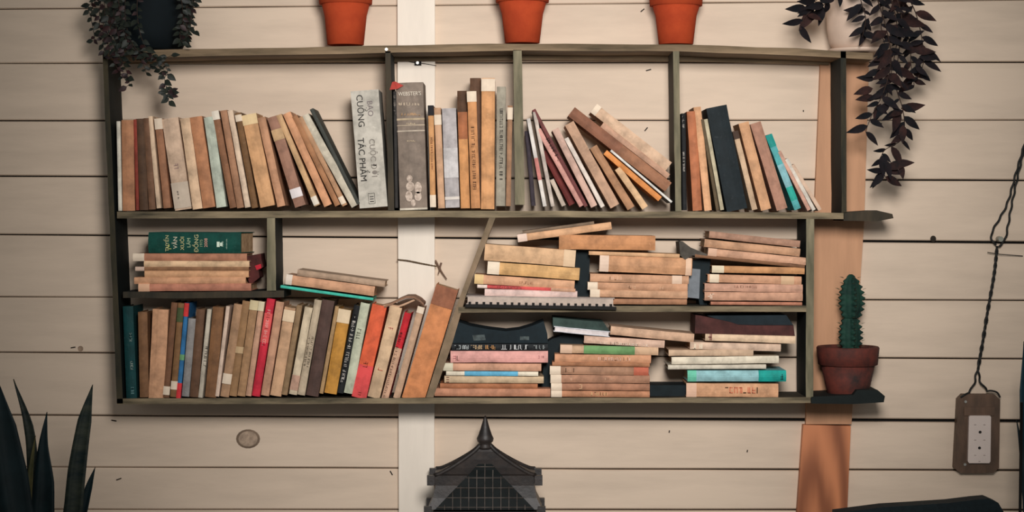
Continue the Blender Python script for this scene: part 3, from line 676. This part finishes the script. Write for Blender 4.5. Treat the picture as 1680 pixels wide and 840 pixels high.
# cactus pot on the lower right board end
CP = mat('dark_red_clay', (108, 50, 40), vary=.3, scale=22, c2=(46, 36, 34))
c = P(1391, 648, .085); cp = empty('flower_pot', c, 'weathered dark red clay pot holding the cactus, on the lower right board end', 'flower pot')
lathe('pot_body', [(.041, 0), (.043, .002), (.057, .066), (.051, .066), (.038, .008)], CP, cp)
lathe('rim', [(.0575, .063), (.0625, .065), (.066, .100), (.064, .103), (.058, .103), (.054, .095), (.052, .066)], CP, cp)
lathe('soil', [(.052, .082), (.0535, .088), (.002, .093)], SOIL, cp, n=24)
CG = mat('cactus_green', (28, 62, 50), vary=.35, scale=40, c2=(14, 36, 33), bump=.2)
ce = empty('cactus', c+Vector((.004, 0, .0905)), 'dark green ribbed cactus with a pinched waist, growing in the red clay pot', 'cactus')
def ribs(a, z): return .80+.30*max(0, math.cos(5*a+.6))**1.5*(.45+1.0*math.sin(z*260)**2)
def cprof(z0, z1, r, n=48):
    out = []
    for i in range(n+1):
        s = i/n; out.append((max(.003, r*(math.sin(math.pi*(.16+.84*s))**.55 if s < 1 else .05)), z0+(z1-z0)*s))
    return out
lathe('stem', [(r, z) for r, z in cprof(0, .088, .0235)], CG, ce, n=60, ribs=ribs, smooth=True)
lathe('stem', [(r, z) for r, z in cprof(.072, .165, .0255)], CG, ce, n=60, ribs=ribs, smooth=True, loc=(.002, 0, 0))
V = []; F = []
for k in range(5):
    a = 2*math.pi*k/5-.12
    for j in range(13):
        z = .012+j*.0121; seg = 0 if z < .08 else 1
        r = .027 if seg == 0 else .030*(1 if z < .145 else .6)
        if .068 < z < .088: r = .017
        dirv = Vector((math.cos(a), math.sin(a), .25))
        for q in (-.5, 0, .5):
            t = Vector((math.cos(a+q), math.sin(a+q), .3)).normalized(); b0 = Vector((math.cos(a)*r*.92, math.sin(a)*r*.92, z)); s = t.cross(Vector((0, 0, 1))).normalized()*.0007
            o = len(V); V += [b0-s, b0+s, b0+Vector((0, 0, .0012)), b0+t*.0085]; F += [(o, o+1, o+3), (o+1, o+2, o+3), (o+2, o, o+3), (o, o+2, o+1)]
mesh('spines', V, F, mat('spine', (90, 90, 66)), ce)['kind'] = 'stuff'

# ---------------------------------------------------------------- leaves
def leaf_mesh(name, L, Wd, m, fold=.25, curl=.3, n=6, round_=1.0):
    V = []; F = []
    for i in range(n+1):
        s = i/n; w = Wd/2*(math.sin(math.pi*min(1, s**.75*1.0)))**round_+.0002
        zc = -curl*L*s*s*.5
        V += [(-w, L*s, zc+fold*w), (0, L*s, zc), (w, L*s, zc+fold*w)]
    for i in range(n):
        o = i*3; F += [(o, o+1, o+4, o+3), (o+1, o+2, o+5, o+4)]
    me = bpy.data.meshes.new(name); me.from_pydata(V, [], F); me.materials.append(m)
    me.polygons.foreach_set('use_smooth', [True]*len(F)); me.update(); return me
def add_leaf(me, parent, base, direction, roll=0, scale=1):
    o = bpy.data.objects.new('leaf', me); COL.objects.link(o); o.parent = parent
    y = Vector(direction).normalized(); up = Vector((0, -1, 0)) if abs(y.y) < .9 else Vector((0, 0, 1))
    x = y.cross(up).normalized(); z = x.cross(y).normalized()
    R = Matrix((x, y, z)).transposed().to_4x4() @ Matrix.Rotation(roll, 4, 'Y')
    o.matrix_local = Matrix.Translation(base-Vector(parent.location)) @ R @ Matrix.Scale(scale, 4); return o
VL = mat('dark_vine_leaf', (34, 26, 28), vary=.35, scale=50, c2=(14, 20, 24), rough=.75, bump=.1, spec=.1)
VL2 = mat('purple_green_leaf', (56, 36, 33), vary=.3, scale=50, c2=(22, 22, 24), rough=.75, bump=.1, spec=.1)
VS = mat('vine_stem', (58, 42, 34))
LV = mat('small_vine_leaf', (40, 44, 34), vary=.35, scale=70, c2=(16, 24, 24), rough=.5, bump=.1)
LV2 = mat('reddish_vine_leaf', (54, 30, 30), vary=.3, scale=70, c2=(22, 22, 24), rough=.5)
# white pot with the trailing plant on the right
PW = mat('cream_glazed_ceramic', (222, 196, 176), rough=.4, vary=.06, scale=12, bump=.05)
c = P(1412, 87, .085)
wp = empty('flower_pot', c, 'round cream ceramic pot under the trailing dark plant, right end of top board', 'flower pot')
k_ = (CAMD-.085)/FPX
R_ = 55*k_
lathe('pot_body', [(R_*.62, .002), (R_*.80, .006), (R_*.93, .022), (R_, .05), (R_*1.02, .085), (R_*.98, .13), (R_*.92, .15), (R_*.88, .15), (R_*.9, .12), (R_*.7, .02)], PW, wp)
lathe('saucer', [(R_*.6, -.001), (R_*.9, .0), (R_*.98, .006), (R_*.95, .008), (R_*.8, .0035)], PW, wp)
lathe('soil', [(R_*.88, .132), (R_*.885, .138), (.003, .14)], SOIL, wp, n=24)
tp = empty('trailing_plant', c+Vector((0, 0, .14)), 'dark purple green trailing plant spilling over the right end of the top board', 'plant')
lmA = leaf_mesh('leaf', .036, .013, VL); lmB = leaf_mesh('leaf', .040, .016, VL2, curl=.15); lmC = leaf_mesh('leaf', .028, .010, VL)
rnd = random.Random(11)
def vine(parent, pts, ds, every, lms, r=.0013, spread=1.0, start=0.0):
    P3 = smoothpath([P(x, y, d) for (x, y), d in zip(pts, ds)], 10)
    st = tube('stem', P3, r, VS, n=6, taper=lambda t: 1-.5*t); local(st, parent)
    acc = 0; k = 0
    for a, b in zip(P3, P3[1:]):
        acc += (b-a).length
        if acc > every:
            acc = 0; k += 1
            t = (b-a).normalized(); side = Vector((1 if k % 2 else -1, 0, 0))
            dr = (side*spread*rnd.uniform(.5, 1.1)+t*rnd.uniform(.3, .9)+Vector((0, rnd.uniform(-.8, .3), 0)))
            add_leaf(rnd.choice(lms), parent, b, dr, rnd.uniform(-.6, .6), rnd.uniform(.7, 1.35))
RL = [lmA, lmA, lmB, lmC]
for pts, ds in (
  ([(1395, -40), (1380, -10), (1352, 8), (1328, 20), (1312, 42)], [.16, .2, .2, .19, .18]),
  ([(1390, -40), (1362, -14), (1340, 0), (1322, 12)], [.12, .17, .18, .18]),
  ([(1420, -45), (1412, -5), (1420, 30), (1415, 60)], [.16, .21, .21, .2]),
  ([(1430, -45), (1440, 0), (1455, 50), (1462, 100), (1450, 150), (1430, 190), (1420, 216)], [.16, .22, .22, .21, .2, .19, .18]),
  ([(1440, -45), (1470, -5), (1480, 40), (1474, 90), (1470, 140), (1480, 175), (1484, 205), (1478, 230), (1452, 246), (1446, 262), (1452, 290)], [.14, .2, .2, .2, .19, .18, .17, .16, .16, .16, .16]),
  ([(1450, -45), (1492, 0), (1510, 50), (1515, 100), (1505, 130)], [.12, .15, .16, .16, .15]),
  ([(1440, -45), (1462, 0), (1490, 60), (1495, 110), (1500, 140)], [.1, .12, .14, .14, .13]),
  ([(1430, -45), (1448, -5), (1446, 50), (1455, 90), (1440, 125)], [.14, .19, .2, .2, .19]),
  ([(1440, -45), (1465, 10), (1472, 60), (1462, 120), (1456, 160), (1470, 185)], [.15, .21, .21, .2, .19, .18]),
  ): vine(tp, pts, ds, .011, RL)
for bx_, by_, dx, dy, s in ((1492, 72, 1, .15, .9), (1500, 85, 1, .0, 1.1), (1508, 92, 1, -.25, 1), (1496, 60, 1, .5, .8), (1502, 110, .8, -.6, .9), (1478, 178, 1, .12, 1.25), (1474, 180, -.25, -1, 1.3),
                            (1450, 280, -1, -.0, 1), (1450, 285, -.8, -.8, 1.15), (1455, 275, 1, .25, 1.2), (1465, 270, .9, .1, 1.1), (1478, 270, .1, -1, .8), (1446, 255, .1, -1, 1.3), (1452, 262, .3, -1, 1.2), (1482, 205, -.1, -1, 1), (1420, 15, -1, -.1, 1.3), (1425, 30, -.5, -1, 1.1), (1420, 50, -.4, -1, 1),
                            (1435, 130, -1, .1, 1.1), (1432, 145, -1, -.3, 1.1), (1436, 160, -1, -.1, 1.1), (1445, 170, -.4, -1, 1.1), (1340, 5, -.8, -.6, 1.4), (1335, 15, -.7, -1, 1.4), (1350, 10, -.2, -1, 1.2)):
    add_leaf(rnd.choice([lmA, lmB]), tp, P(bx_, by_, .175), (dx, -.25, dy), rnd.uniform(-.4, .4), s)
# black pot with small leaved vine on the left
BP = mat('black_teal_glaze', (8, 20, 25), rough=.8, vary=.2, scale=14)
c = P(247, 84, .085)
bp_ = empty('flower_pot', c, 'large black flower pot at the left end of the top board', 'flower pot')
lathe('pot_body', [(.056, 0), (.066, .003), (.078, .03), (.088, .07), (.094, .13), (.096, .17), (.090, .17), (.084, .12), (.055, .01)], BP, bp_)
lathe('rim', [(.0955, .155), (.1, .158), (.102, .182), (.098, .186), (.088, .184), (.090, .160)], BP, bp_)
lathe('soil', [(.088, .163), (.089, .170), (.003, .172)], SOIL, bp_, n=24)
lv = empty('ivy_plant', c+Vector((0, 0, .17)), 'small leaved dark vine hanging around the black pot and over the top board', 'plant')
s1m = leaf_mesh('leaf', .017, .010, LV, curl=.2, n=4); s2m = leaf_mesh('leaf', .015, .009, LV2, curl=.3, n=4); s3m = leaf_mesh('leaf', .012, .007, LV, n=4)
SL = [s1m, s1m, s2m, s3m]
for pts, ds in (
  ([(200, -60), (175, -25), (155, 0), (145, 12), (150, 30)], [.15, .19, .18, .17, .17]),
  ([(200, -60), (172, -30), (165, 5), (163, 35), (168, 65), (172, 92)], [.15, .2, .2, .19, .18, .17]),
  ([(205, -60), (178, -20), (178, 20), (182, 50), (188, 80), (205, 110), (212, 135), (208, 142)], [.15, .2, .21, .2, .2, .19, .18, .18]),
  ([(205, -60), (185, -10), (190, 40), (198, 70), (215, 90), (240, 100), (248, 112)], [.15, .2, .22, .21, .2, .19, .18]),
  ([(210, -60), (195, 0), (202, 50), (215, 78), (245, 92), (265, 100), (275, 118), (270, 130), (276, 150), (277, 168)], [.15, .21, .22, .21, .2, .2, .18, .17, .17, .17]),
  ([(290, -60), (310, -30), (316, 0), (314, 25), (312, 50), (306, 68)], [.15, .18, .18, .17, .17, .16]),
  ([(285, -60), (302, -25), (306, 10), (300, 40), (295, 58), (300, 72)], [.15, .2, .2, .19, .18, .18]),
  ([(285, -60), (296, -10), (300, 30), (290, 50)], [.15, .22, .2, .19]),
  ([(200, -60), (168, -20), (150, 20), (155, 60), (152, 68)], [.12, .15, .15, .14, .13]),
  ([(200, -60), (170, -30), (172, 15), (170, 50), (186, 72), (200, 96), (210, 104)], [.15, .2, .21, .2, .2, .19, .18]),
  ([(200, -60), (182, -30), (186, 25), (176, 60), (182, 90), (196, 118), (205, 130)], [.15, .2, .21, .2, .2, .18, .17]),
  ([(200, -60), (190, -30), (200, 30), (208, 60), (222, 84), (236, 108), (240, 120)], [.15, .22, .23, .22, .2, .19, .18]),
  ([(285, -60), (310, -30), (318, 0), (310, 15), (318, 35), (317, 55)], [.15, .16, .16, .16, .15, .15]),
  ([(285, -60), (304, -30), (310, 0), (304, 25), (308, 50), (303, 74)], [.15, .2, .2, .19, .18, .17]),
  ([(230, -60), (225, 20), (235, 70), (250, 88), (262, 110), (268, 126)], [.17, .23, .23, .21, .19, .18]),
  ([(215, -60), (205, 10), (212, 60), (232, 88), (262, 96), (285, 90)], [.16, .23, .22, .21, .2, .19]),
  ): vine(lv, pts, ds, .0062, SL, r=.0009)
for i in range(14):
    a = i*2.4; add_leaf(rnd.choice(SL), lv, P(277+5*math.cos(a), 152+16*math.sin(a*1.3), .17), (math.cos(a), -.4, math.sin(a)), 0, 1)

# ---------------------------------------------------------------- snake plant, bottom left
SNK = mat('snake_leaf', (56, 60, 50), vary=.35, scale=20, stretch=(1, 1, 3), c2=(16, 32, 34), rough=.5)
SNK2 = mat('snake_leaf_yellow_edge', (104, 96, 60), vary=.3, scale=20, c2=(60, 66, 46), rough=.5)
SNKD = mat('snake_leaf_dark', (24, 42, 46), vary=.25, scale=20, rough=.5)
sc = Vector((-.98, -.42, 0))
sp = empty('snake_plant', sc+Vector((0, 0, .80)), 'dark upright snake plant rising in the bottom left corner', 'plant')
def blade(pts, ws, d, m, base_d=.42):
    n = len(pts); c3 = []
    for i, (x, y) in enumerate(pts):
        c3.append(P(x, y, d))
    V = []; F = []; N = 14
    sm = smoothpath(c3, 5); wk = []
    for i in range(len(sm)):
        s = i/(len(sm)-1)*(n-1); j = min(int(s), n-2); wk.append((ws[j]+(ws[j+1]-ws[j])*(s-j))*(CAMD-d)/FPX/2)
    for i, p in enumerate(sm):
        t = (sm[min(i+1, len(sm)-1)]-sm[max(i-1, 0)]).normalized(); s = t.cross(Vector((0, 1, 0))).normalized(); w = wk[i]
        V += [p-s*w-Vector((0, w*.5, 0)), p-s*w*.5, p+Vector((0, w*.1, 0)), p+s*w*.5, p+s*w-Vector((0, w*.5, 0)), p+s*w*.4+Vector((0, .003+w*.1, 0)), p-s*w*.4+Vector((0, .003+w*.1, 0))]
    for i in range(len(sm)-1):
        for k in range(7): F.append((i*7+k, i*7+(k+1) % 7, (i+1)*7+(k+1) % 7, (i+1)*7+k))
    F.append(tuple(range(7))); F.append(tuple((len(sm)-1)*7+k for k in range(6, -1, -1)))
    o = mesh('leaf', V, F, m, None, True); local(o, sp); return o
blade([(152, 631), (140, 690), (128, 770), (118, 860), (95, 935)], [1, 23, 30, 32, 22], .40, SNK)
blade([(156, 767), (146, 800), (134, 850), (105, 935)], [1, 12, 14, 14], .38, SNKD)
blade([(77, 676), (72, 730), (74, 790), (72, 860), (80, 935)], [1, 16, 34, 42, 26], .44, SNKD)
blade([(22, 622), (48, 700), (56, 780), (62, 860), (72, 935)], [1, 16, 20, 22, 20], .42, SNK)
blade([(58, 715), (50, 780), (46, 860), (62, 935)], [1, 10, 16, 18], .47, SNK2)
blade([(-2, 628), (8, 700), (22, 780), (36, 860), (58, 935)], [1, 44, 56, 52, 30], .50, SNKD)
blade([(-60, 650), (-34, 740), (-10, 830), (46, 935)], [1, 34, 40, 26], .46, SNK)
spp = empty('plant_pot', sc+Vector((0, 0, .55)), 'dark clay pot of the snake plant, below the bottom left corner', 'flower pot')
lathe('pot_body', [(.085, 0), (.095, .01), (.12, .2), (.125, .25), (.115, .25), (.08, .02)], CP, spp)
lathe('soil', [(.11, .235), (.112, .243), (.003, .25)], SOIL, spp, n=24)
stl = empty('stool', sc, 'plain wooden stool carrying the snake plant', 'stool')
lathe('seat', [(.16, .52), (.17, .525), (.17, .545), (.165, .55)], TANW, stl)
for a in range(4):
    q = math.pi/4+a*math.pi/2; t_ = tube('leg', [(.15*math.cos(q), .15*math.sin(q), 0), (.12*math.cos(q), .12*math.sin(q), .522)], .014, TANW, stl)

# ---------------------------------------------------------------- lantern, bottom middle
LM = mat('dark_bronze_wood', (48, 40, 36), vary=.35, scale=40, c2=(30, 28, 28), rough=.5, spec=.5, bump=.3)
LG = mat('lattice_grey_brown', (96, 88, 82), vary=.3, scale=60, rough=.6)
LI = mat('lantern_inner', (20, 26, 26), vary=.2)
ld = .11; k = (CAMD-ld)/FPX
LC = P(796, 731, ld)         # roof apex (below finial)
ln = empty('lantern', Vector((LC.x, LC.y, P(0, 960, ld).z)), 'dark carved pagoda lantern with a spiked finial and grid roof, below the shelf', 'lantern')
def LP(x, y, w): # lantern local coords from px offsets
    return Vector(((x)*k, w, LC.z-(y-731)*k-ln.location.z))
fin = [(1, -49), (3, -44), (7, -30), (11, -18), (14, -12), (13, -7), (9, -3), (10, 0), (13, 4)]
lathe('finial', [(r*k, -z*k+LC.z-ln.location.z) for r, z in fin][::-1], LM, ln, n=20)
# roof: concave, four hips with raised ribs. half widths by level
lev = [(8, 0), (17, 9), (34, 21), (54, 33), (72, 42), (82, 44)]
dep = lambda h: h*.5
V = []; F = []
sgn = ((-1, -1), (1, -1), (1, 1), (-1, 1))
for h, yy in lev:
    for sx, sy in sgn: V.append(LP(sx*h, 731+yy+(0 if h < 85 else 0), sy*dep(h)*k))
for i in range(len(lev)-1):
    for j in range(4): F.append((i*4+j, (i+1)*4+j, (i+1)*4+(j+1) % 4, i*4+(j+1) % 4))
F.append((0, 1, 2, 3))
# lower mantle down to the eave
mant = [(80, 60), (84, 80), (93, 98)]
for h, yy in mant:
    for sx, sy in sgn: V.append(LP(sx*h, 731+yy, sy*dep(h)*k))
b0 = len(lev)-1
for i in range(len(mant)):
    for j in range(4): F.append(((b0+i)*4+j, (b0+i+1)*4+j, (b0+i+1)*4+(j+1) % 4, (b0+i)*4+(j+1) % 4))
F.append(tuple((b0+len(mant))*4+j for j in (3, 2, 1, 0)))
mesh('roof', V, F, LM, ln)
for sx, sy in sgn:
    pts = [LP(sx*h*1.0, 731+yy-1, sy*dep(h)*k) for h, yy in lev]
    tube('hip_rib', smoothpath(pts, 3), .0045, LM, ln, n=6)
    p = LP(sx*87, 731+50, sy*dep(87)*k)
    boxes('corner_block', [(p.x-.008, p.x+.008, p.y-.008, p.y+.008, p.z-.011, p.z+.009)], LM, ln)
    p = LP(sx*92, 731+99, sy*dep(92)*k)
    boxes('corner_block', [(p.x-.008, p.x+.008, p.y-.008, p.y+.008, p.z-.008, p.z+.008)], LM, ln)
# grid over the front and side slopes
def roof_pt(t, y):   # t across -1..1, y px below apex, on the front side of an even slope
    ys = [v[1] for v in lev]+[64, 80, 98]; hs = [v[0] for v in lev]+[84, 84, 92]
    for i in range(len(ys)-1):
        if ys[i] <= y <= ys[i+1]:
            q = (y-ys[i])/(ys[i+1]-ys[i]); h = hs[i]+(hs[i+1]-hs[i])*q; return h
    return hs[-1]
rows = [39, 54, 72, 88]
gv = []
def bar(a, b, r): 
    return tube('grid_bar', [a, b], r, LG, ln, n=4)
def scr(x, y):      # a point just proud of the front slope
    return LP(x, 731+y, -dep(roof_pt(0, y))*k-.003)
sy_ = [27, 36, 44, 52, 60, 70, 80, 90, 98]
def hw_(y): return min(roof_pt(0, y)*.94, 8+(y-24)*.98)
V = [scr(-hw_(y), y) for y in sy_]+[scr(hw_(y), y) for y in sy_]; nn = len(sy_)
V += [p+Vector((0, .0035, 0)) for p in V]
F = [(i, i+1, nn+i+1, nn+i) for i in range(nn-1)]+[(2*nn+i, 3*nn+i, 3*nn+i+1, 2*nn+i+1) for i in range(nn-1)]+[(i, 2*nn+i, 2*nn+i+1, i+1) for i in range(nn-1)]+[(nn+i, nn+i+1, 3*nn+i+1, 3*nn+i) for i in range(nn-1)]
mesh('roof_screen', V, F, LI, ln)
def polybar(pts): tube('grid_bar', pts, .0011, LG, ln, n=5)
up = Vector((0, -.0015, 0))
for yy in (31, 47, 63, 79, 94): polybar([scr(x, yy)+up for x in (-hw_(yy), hw_(yy))])
for x in range(-65, 66, 13):
    pts = [scr(x, y)+up for y in sy_ if hw_(y) >= abs(x)]
    if len(pts) > 1: polybar(pts)
# body below the frame
hb = 84*k
boxes('body', [(-hb, hb, -hb*.5, hb*.5, .0, P(0, 833, ld).z-ln.location.z)], LM, ln)
boxes('base_plate', [(-hb*1.15, hb*1.15, -hb*.6, hb*.6, -.012, .0)], LM, ln)
# small wooden console under the lantern
cs = empty('side_table', (LC.x, LC.y, 0), 'dark narrow wooden stand under the pagoda lantern, below the frame', 'table')
zt = ln.location.z-.012
boxes('tabletop', [(-.16, .16, -.105, .085, zt-.025, zt)], LM, cs)
for sx in (-1, 1):
    for sy in (-1, 1): boxes('leg', [(sx*.14-.014, sx*.14+.014, sy*.07-.014-.01, sy*.07+.014-.01, 0, zt-.025)], LM, cs)

# ---------------------------------------------------------------- outlet box, cable, twine, nails
BX = mat('brown_varnished_board', (104, 80, 64), vary=.25, scale=20, stretch=(2, 1, .6), c2=(78, 62, 50), rough=.5)
ob = empty('outlet_box', P(1605, 770, 0), 'brown wooden board with a white socket plate hanging on the right wall', 'power outlet')
o = prism('back_board', [(1572, 655), (1580, 647), (1632, 647), (1641, 656), (1639, 768), (1630, 776), (1576, 776), (1566, 768)], .0, .022, BX, ob)
prism('front_frame', [(1582, 668), (1632, 668), (1631, 682), (1582, 682)], .022, .025, BX, ob)
sp_ = prism('socket_plate', [(1590, 684), (1592, 682), (1624, 682), (1626, 684), (1625, 757), (1623, 760), (1590, 760), (1588, 757)], .022, .031, mat('white_plastic', (214, 198, 188), rough=.4, vary=.03, bump=0), ob)
for px, py in ((1608, 709), (1607, 735)): local(disc('socket_hole', px, py, .0032, BLK, None, d=.031, th=.0006), ob)
for px, py in ((1600, 697), (1615, 697), (1600, 722), (1615, 722), (1600, 747), (1615, 747), (1607, 757)): local(disc('socket_slot', px, py, .002, mat('grey_slot', (170, 156, 148)), None, d=.031, th=.0005, sx=1.3, sz=.5), ob)
for px, py in ((1584, 659), (1583, 762)): local(disc('screw', px, py, .0032, STEEL, None, d=.022, th=.002), ob)
CB = mat('black_cable', (30, 30, 28), vary=.1, rough=.5)
def cable(pts, label, d=.012, r=.0022, twist=0, rr=.003):
    P3 = smoothpath([P(x, y, d) for x, y in pts], 14)
    if twist:
        L = 0; out = []
        for i, p in enumerate(P3):
            if i: L += (P3[i]-P3[i-1]).length
            a = L/.03*2*math.pi+twist; out.append(p+Vector((rr*math.cos(a), rr*math.sin(a), 0)))
        P3 = out
    o = tube('cable', P3, r, CB); return o
ec = empty('electric_cable', P(1637, 393, 0), 'black twisted cable running from the right edge over an insulator to the outlet box', 'cable')
A1 = [(1700, 170), (1688, 212), (1668, 280), (1652, 335), (1632, 372), (1626, 388), (1633, 402)]
A2 = [(1700, 176), (1688, 216), (1672, 280), (1660, 335), (1651, 385), (1645, 398), (1638, 405)]
for A, tw in ((A1, .5), (A2, 3.6)): local(cable(A, '', twist=tw, rr=.0012, r=.0024), ec)
D1 = [(1636, 404), (1631, 450), (1620, 510), (1612, 560), (1605, 600), (1597, 632), (1588, 645)]
for tw in (.4, 3.5):
    DD = D1 if tw < 1 else [(1636, 404), (1631, 450), (1621, 510), (1613, 560), (1606, 600), (1607, 622), (1618, 640)]
    local(cable(DD, '', twist=tw, rr=.0018, r=.0023, d=.014), ec)
local(tube('cable', smoothpath([P(1618, 642, .018), P(1626, 641, .02), P(1636, 644, .02), P(1641, 652, .02)], 6), .002, CB), ec)
local(tube('cable', smoothpath([P(1588, 645, .02), P(1582, 648, .024), P(1576, 652, .023)], 6), .0022, CB), ec)
local(tube('wire_tie', [P(1620, 414, .012), P(1640, 417, .014), P(1678, 420, .006)], .0009, CB), ec)
ins = tag(disc('insulator', 1638, 392, .0062, mat('grey_ceramic', (150, 150, 138), rough=.3, vary=.1), None, d=.0, th=.022), 'small round grey insulator knob holding the black cable on the right wall', 'insulator')
TW = mat('twine', (116, 96, 72), vary=.4, scale=400)
def rope(pts, ds, r, label, turns=.007):
    P3 = smoothpath([P(x, y, d) for (x, y), d in zip(pts, ds)], 16); e = empty('twine', P3[0], label, 'twine')
    for ph in (0, math.pi):
        L = 0; out = []
        for i, p in enumerate(P3):
            if i: L += (P3[i]-P3[i-1]).length
            a = L/turns*2*math.pi+ph; out.append(p+Vector((0, r*.6*math.sin(a), r*.6*math.cos(a))))
        local(tube('strand', out, r*.62, TW, n=6), e)
    return e
rope([(652, 426), (670, 428), (690, 432), (716, 437)], [.022, .024, .024, .021], .0017, 'brown twisted twine stretched across the white vertical board')
br = empty('dry_twig', P(720, 432, .006), 'little dry brown twig hanging at the right edge of the white vertical board', 'twig')
DB = mat('dry_brown', (124, 98, 82), vary=.2)
for pts in ([(714, 427), (718, 434), (721, 442), (719, 450)], [(724, 431), (722, 440), (726, 448), (733, 458)]):
    local(tube('branch', smoothpath([P(x, y, .012) for x, y in pts], 5), .0022, DB, n=6, taper=lambda t: 1-.5*t), br)
hk = tube('hook_wire', smoothpath([P(655, 97, .021), P(670, 101, .022), P(685, 103, .026), P(700, 105, .022), P(716, 108, .021)], 6), .0007, BLK)
tag(hk, 'thin black wire over the white vertical board under the top board', 'wire')

# ---------------------------------------------------------------- dark chair, bottom right, and leaves at the right edge
CH = mat('black_teal_fabric', (20, 32, 36), vary=.2, scale=90, bump=.2)
c = P(1510, 900, .34)
ch = empty('chair', (c.x, c.y, 0), 'dark padded chair whose curved back top shows at the bottom right', 'chair')
prism('backrest', [(1372, 842), (1450, 832), (1500, 829), (1560, 825), (1600, 820), (1622, 818), (1638, 825), (1648, 842), (1650, 1100), (1380, 1100)], .29, .34, CH, ch)
x0, x1 = P(1385, 0, .34).x-c.x, P(1645, 0, .34).x-c.x
boxes('seat', [(x0, x1, -.40, .0, .42, .48)], CH, ch)
for sx in (x0+.02, x1-.02):
    for yy, zz in ((-.38, .42), (.02, P(0, 1100, .32).z+.05)): boxes('leg', [(sx-.016, sx+.016, yy-.016, yy+.016, 0, zz)], BLK, ch)
dp = empty('leafy_plant', P(1700, 1100, .30), 'dark blue green leaves just inside the right edge, above the thin stake', 'plant')
SNKB = mat('blue_green_leaf', (20, 52, 62), vary=.25, scale=20, rough=.5)
_sp = sp; sp = dp
blade([(1680, 560), (1684, 640), (1688, 720), (1692, 900)], [1, 26, 34, 26], .30, SNKB)
blade([(1668, 690), (1676, 740), (1682, 800), (1694, 920)], [1, 9, 14, 18], .33, SNKD)
sp = _sp
gp = tube('garden_stake', [P(1676, 660, .36), P(1673, 880, .36), P(1672, 1600, .36)], .003, BLK, n=8)
tag(gp, 'thin dark upright stake at the right edge beside the chair', 'stake')
for o in COL.objects:
    for kk in ('_L', '_t', '_look'):
        if kk in o.keys(): del o[kk]
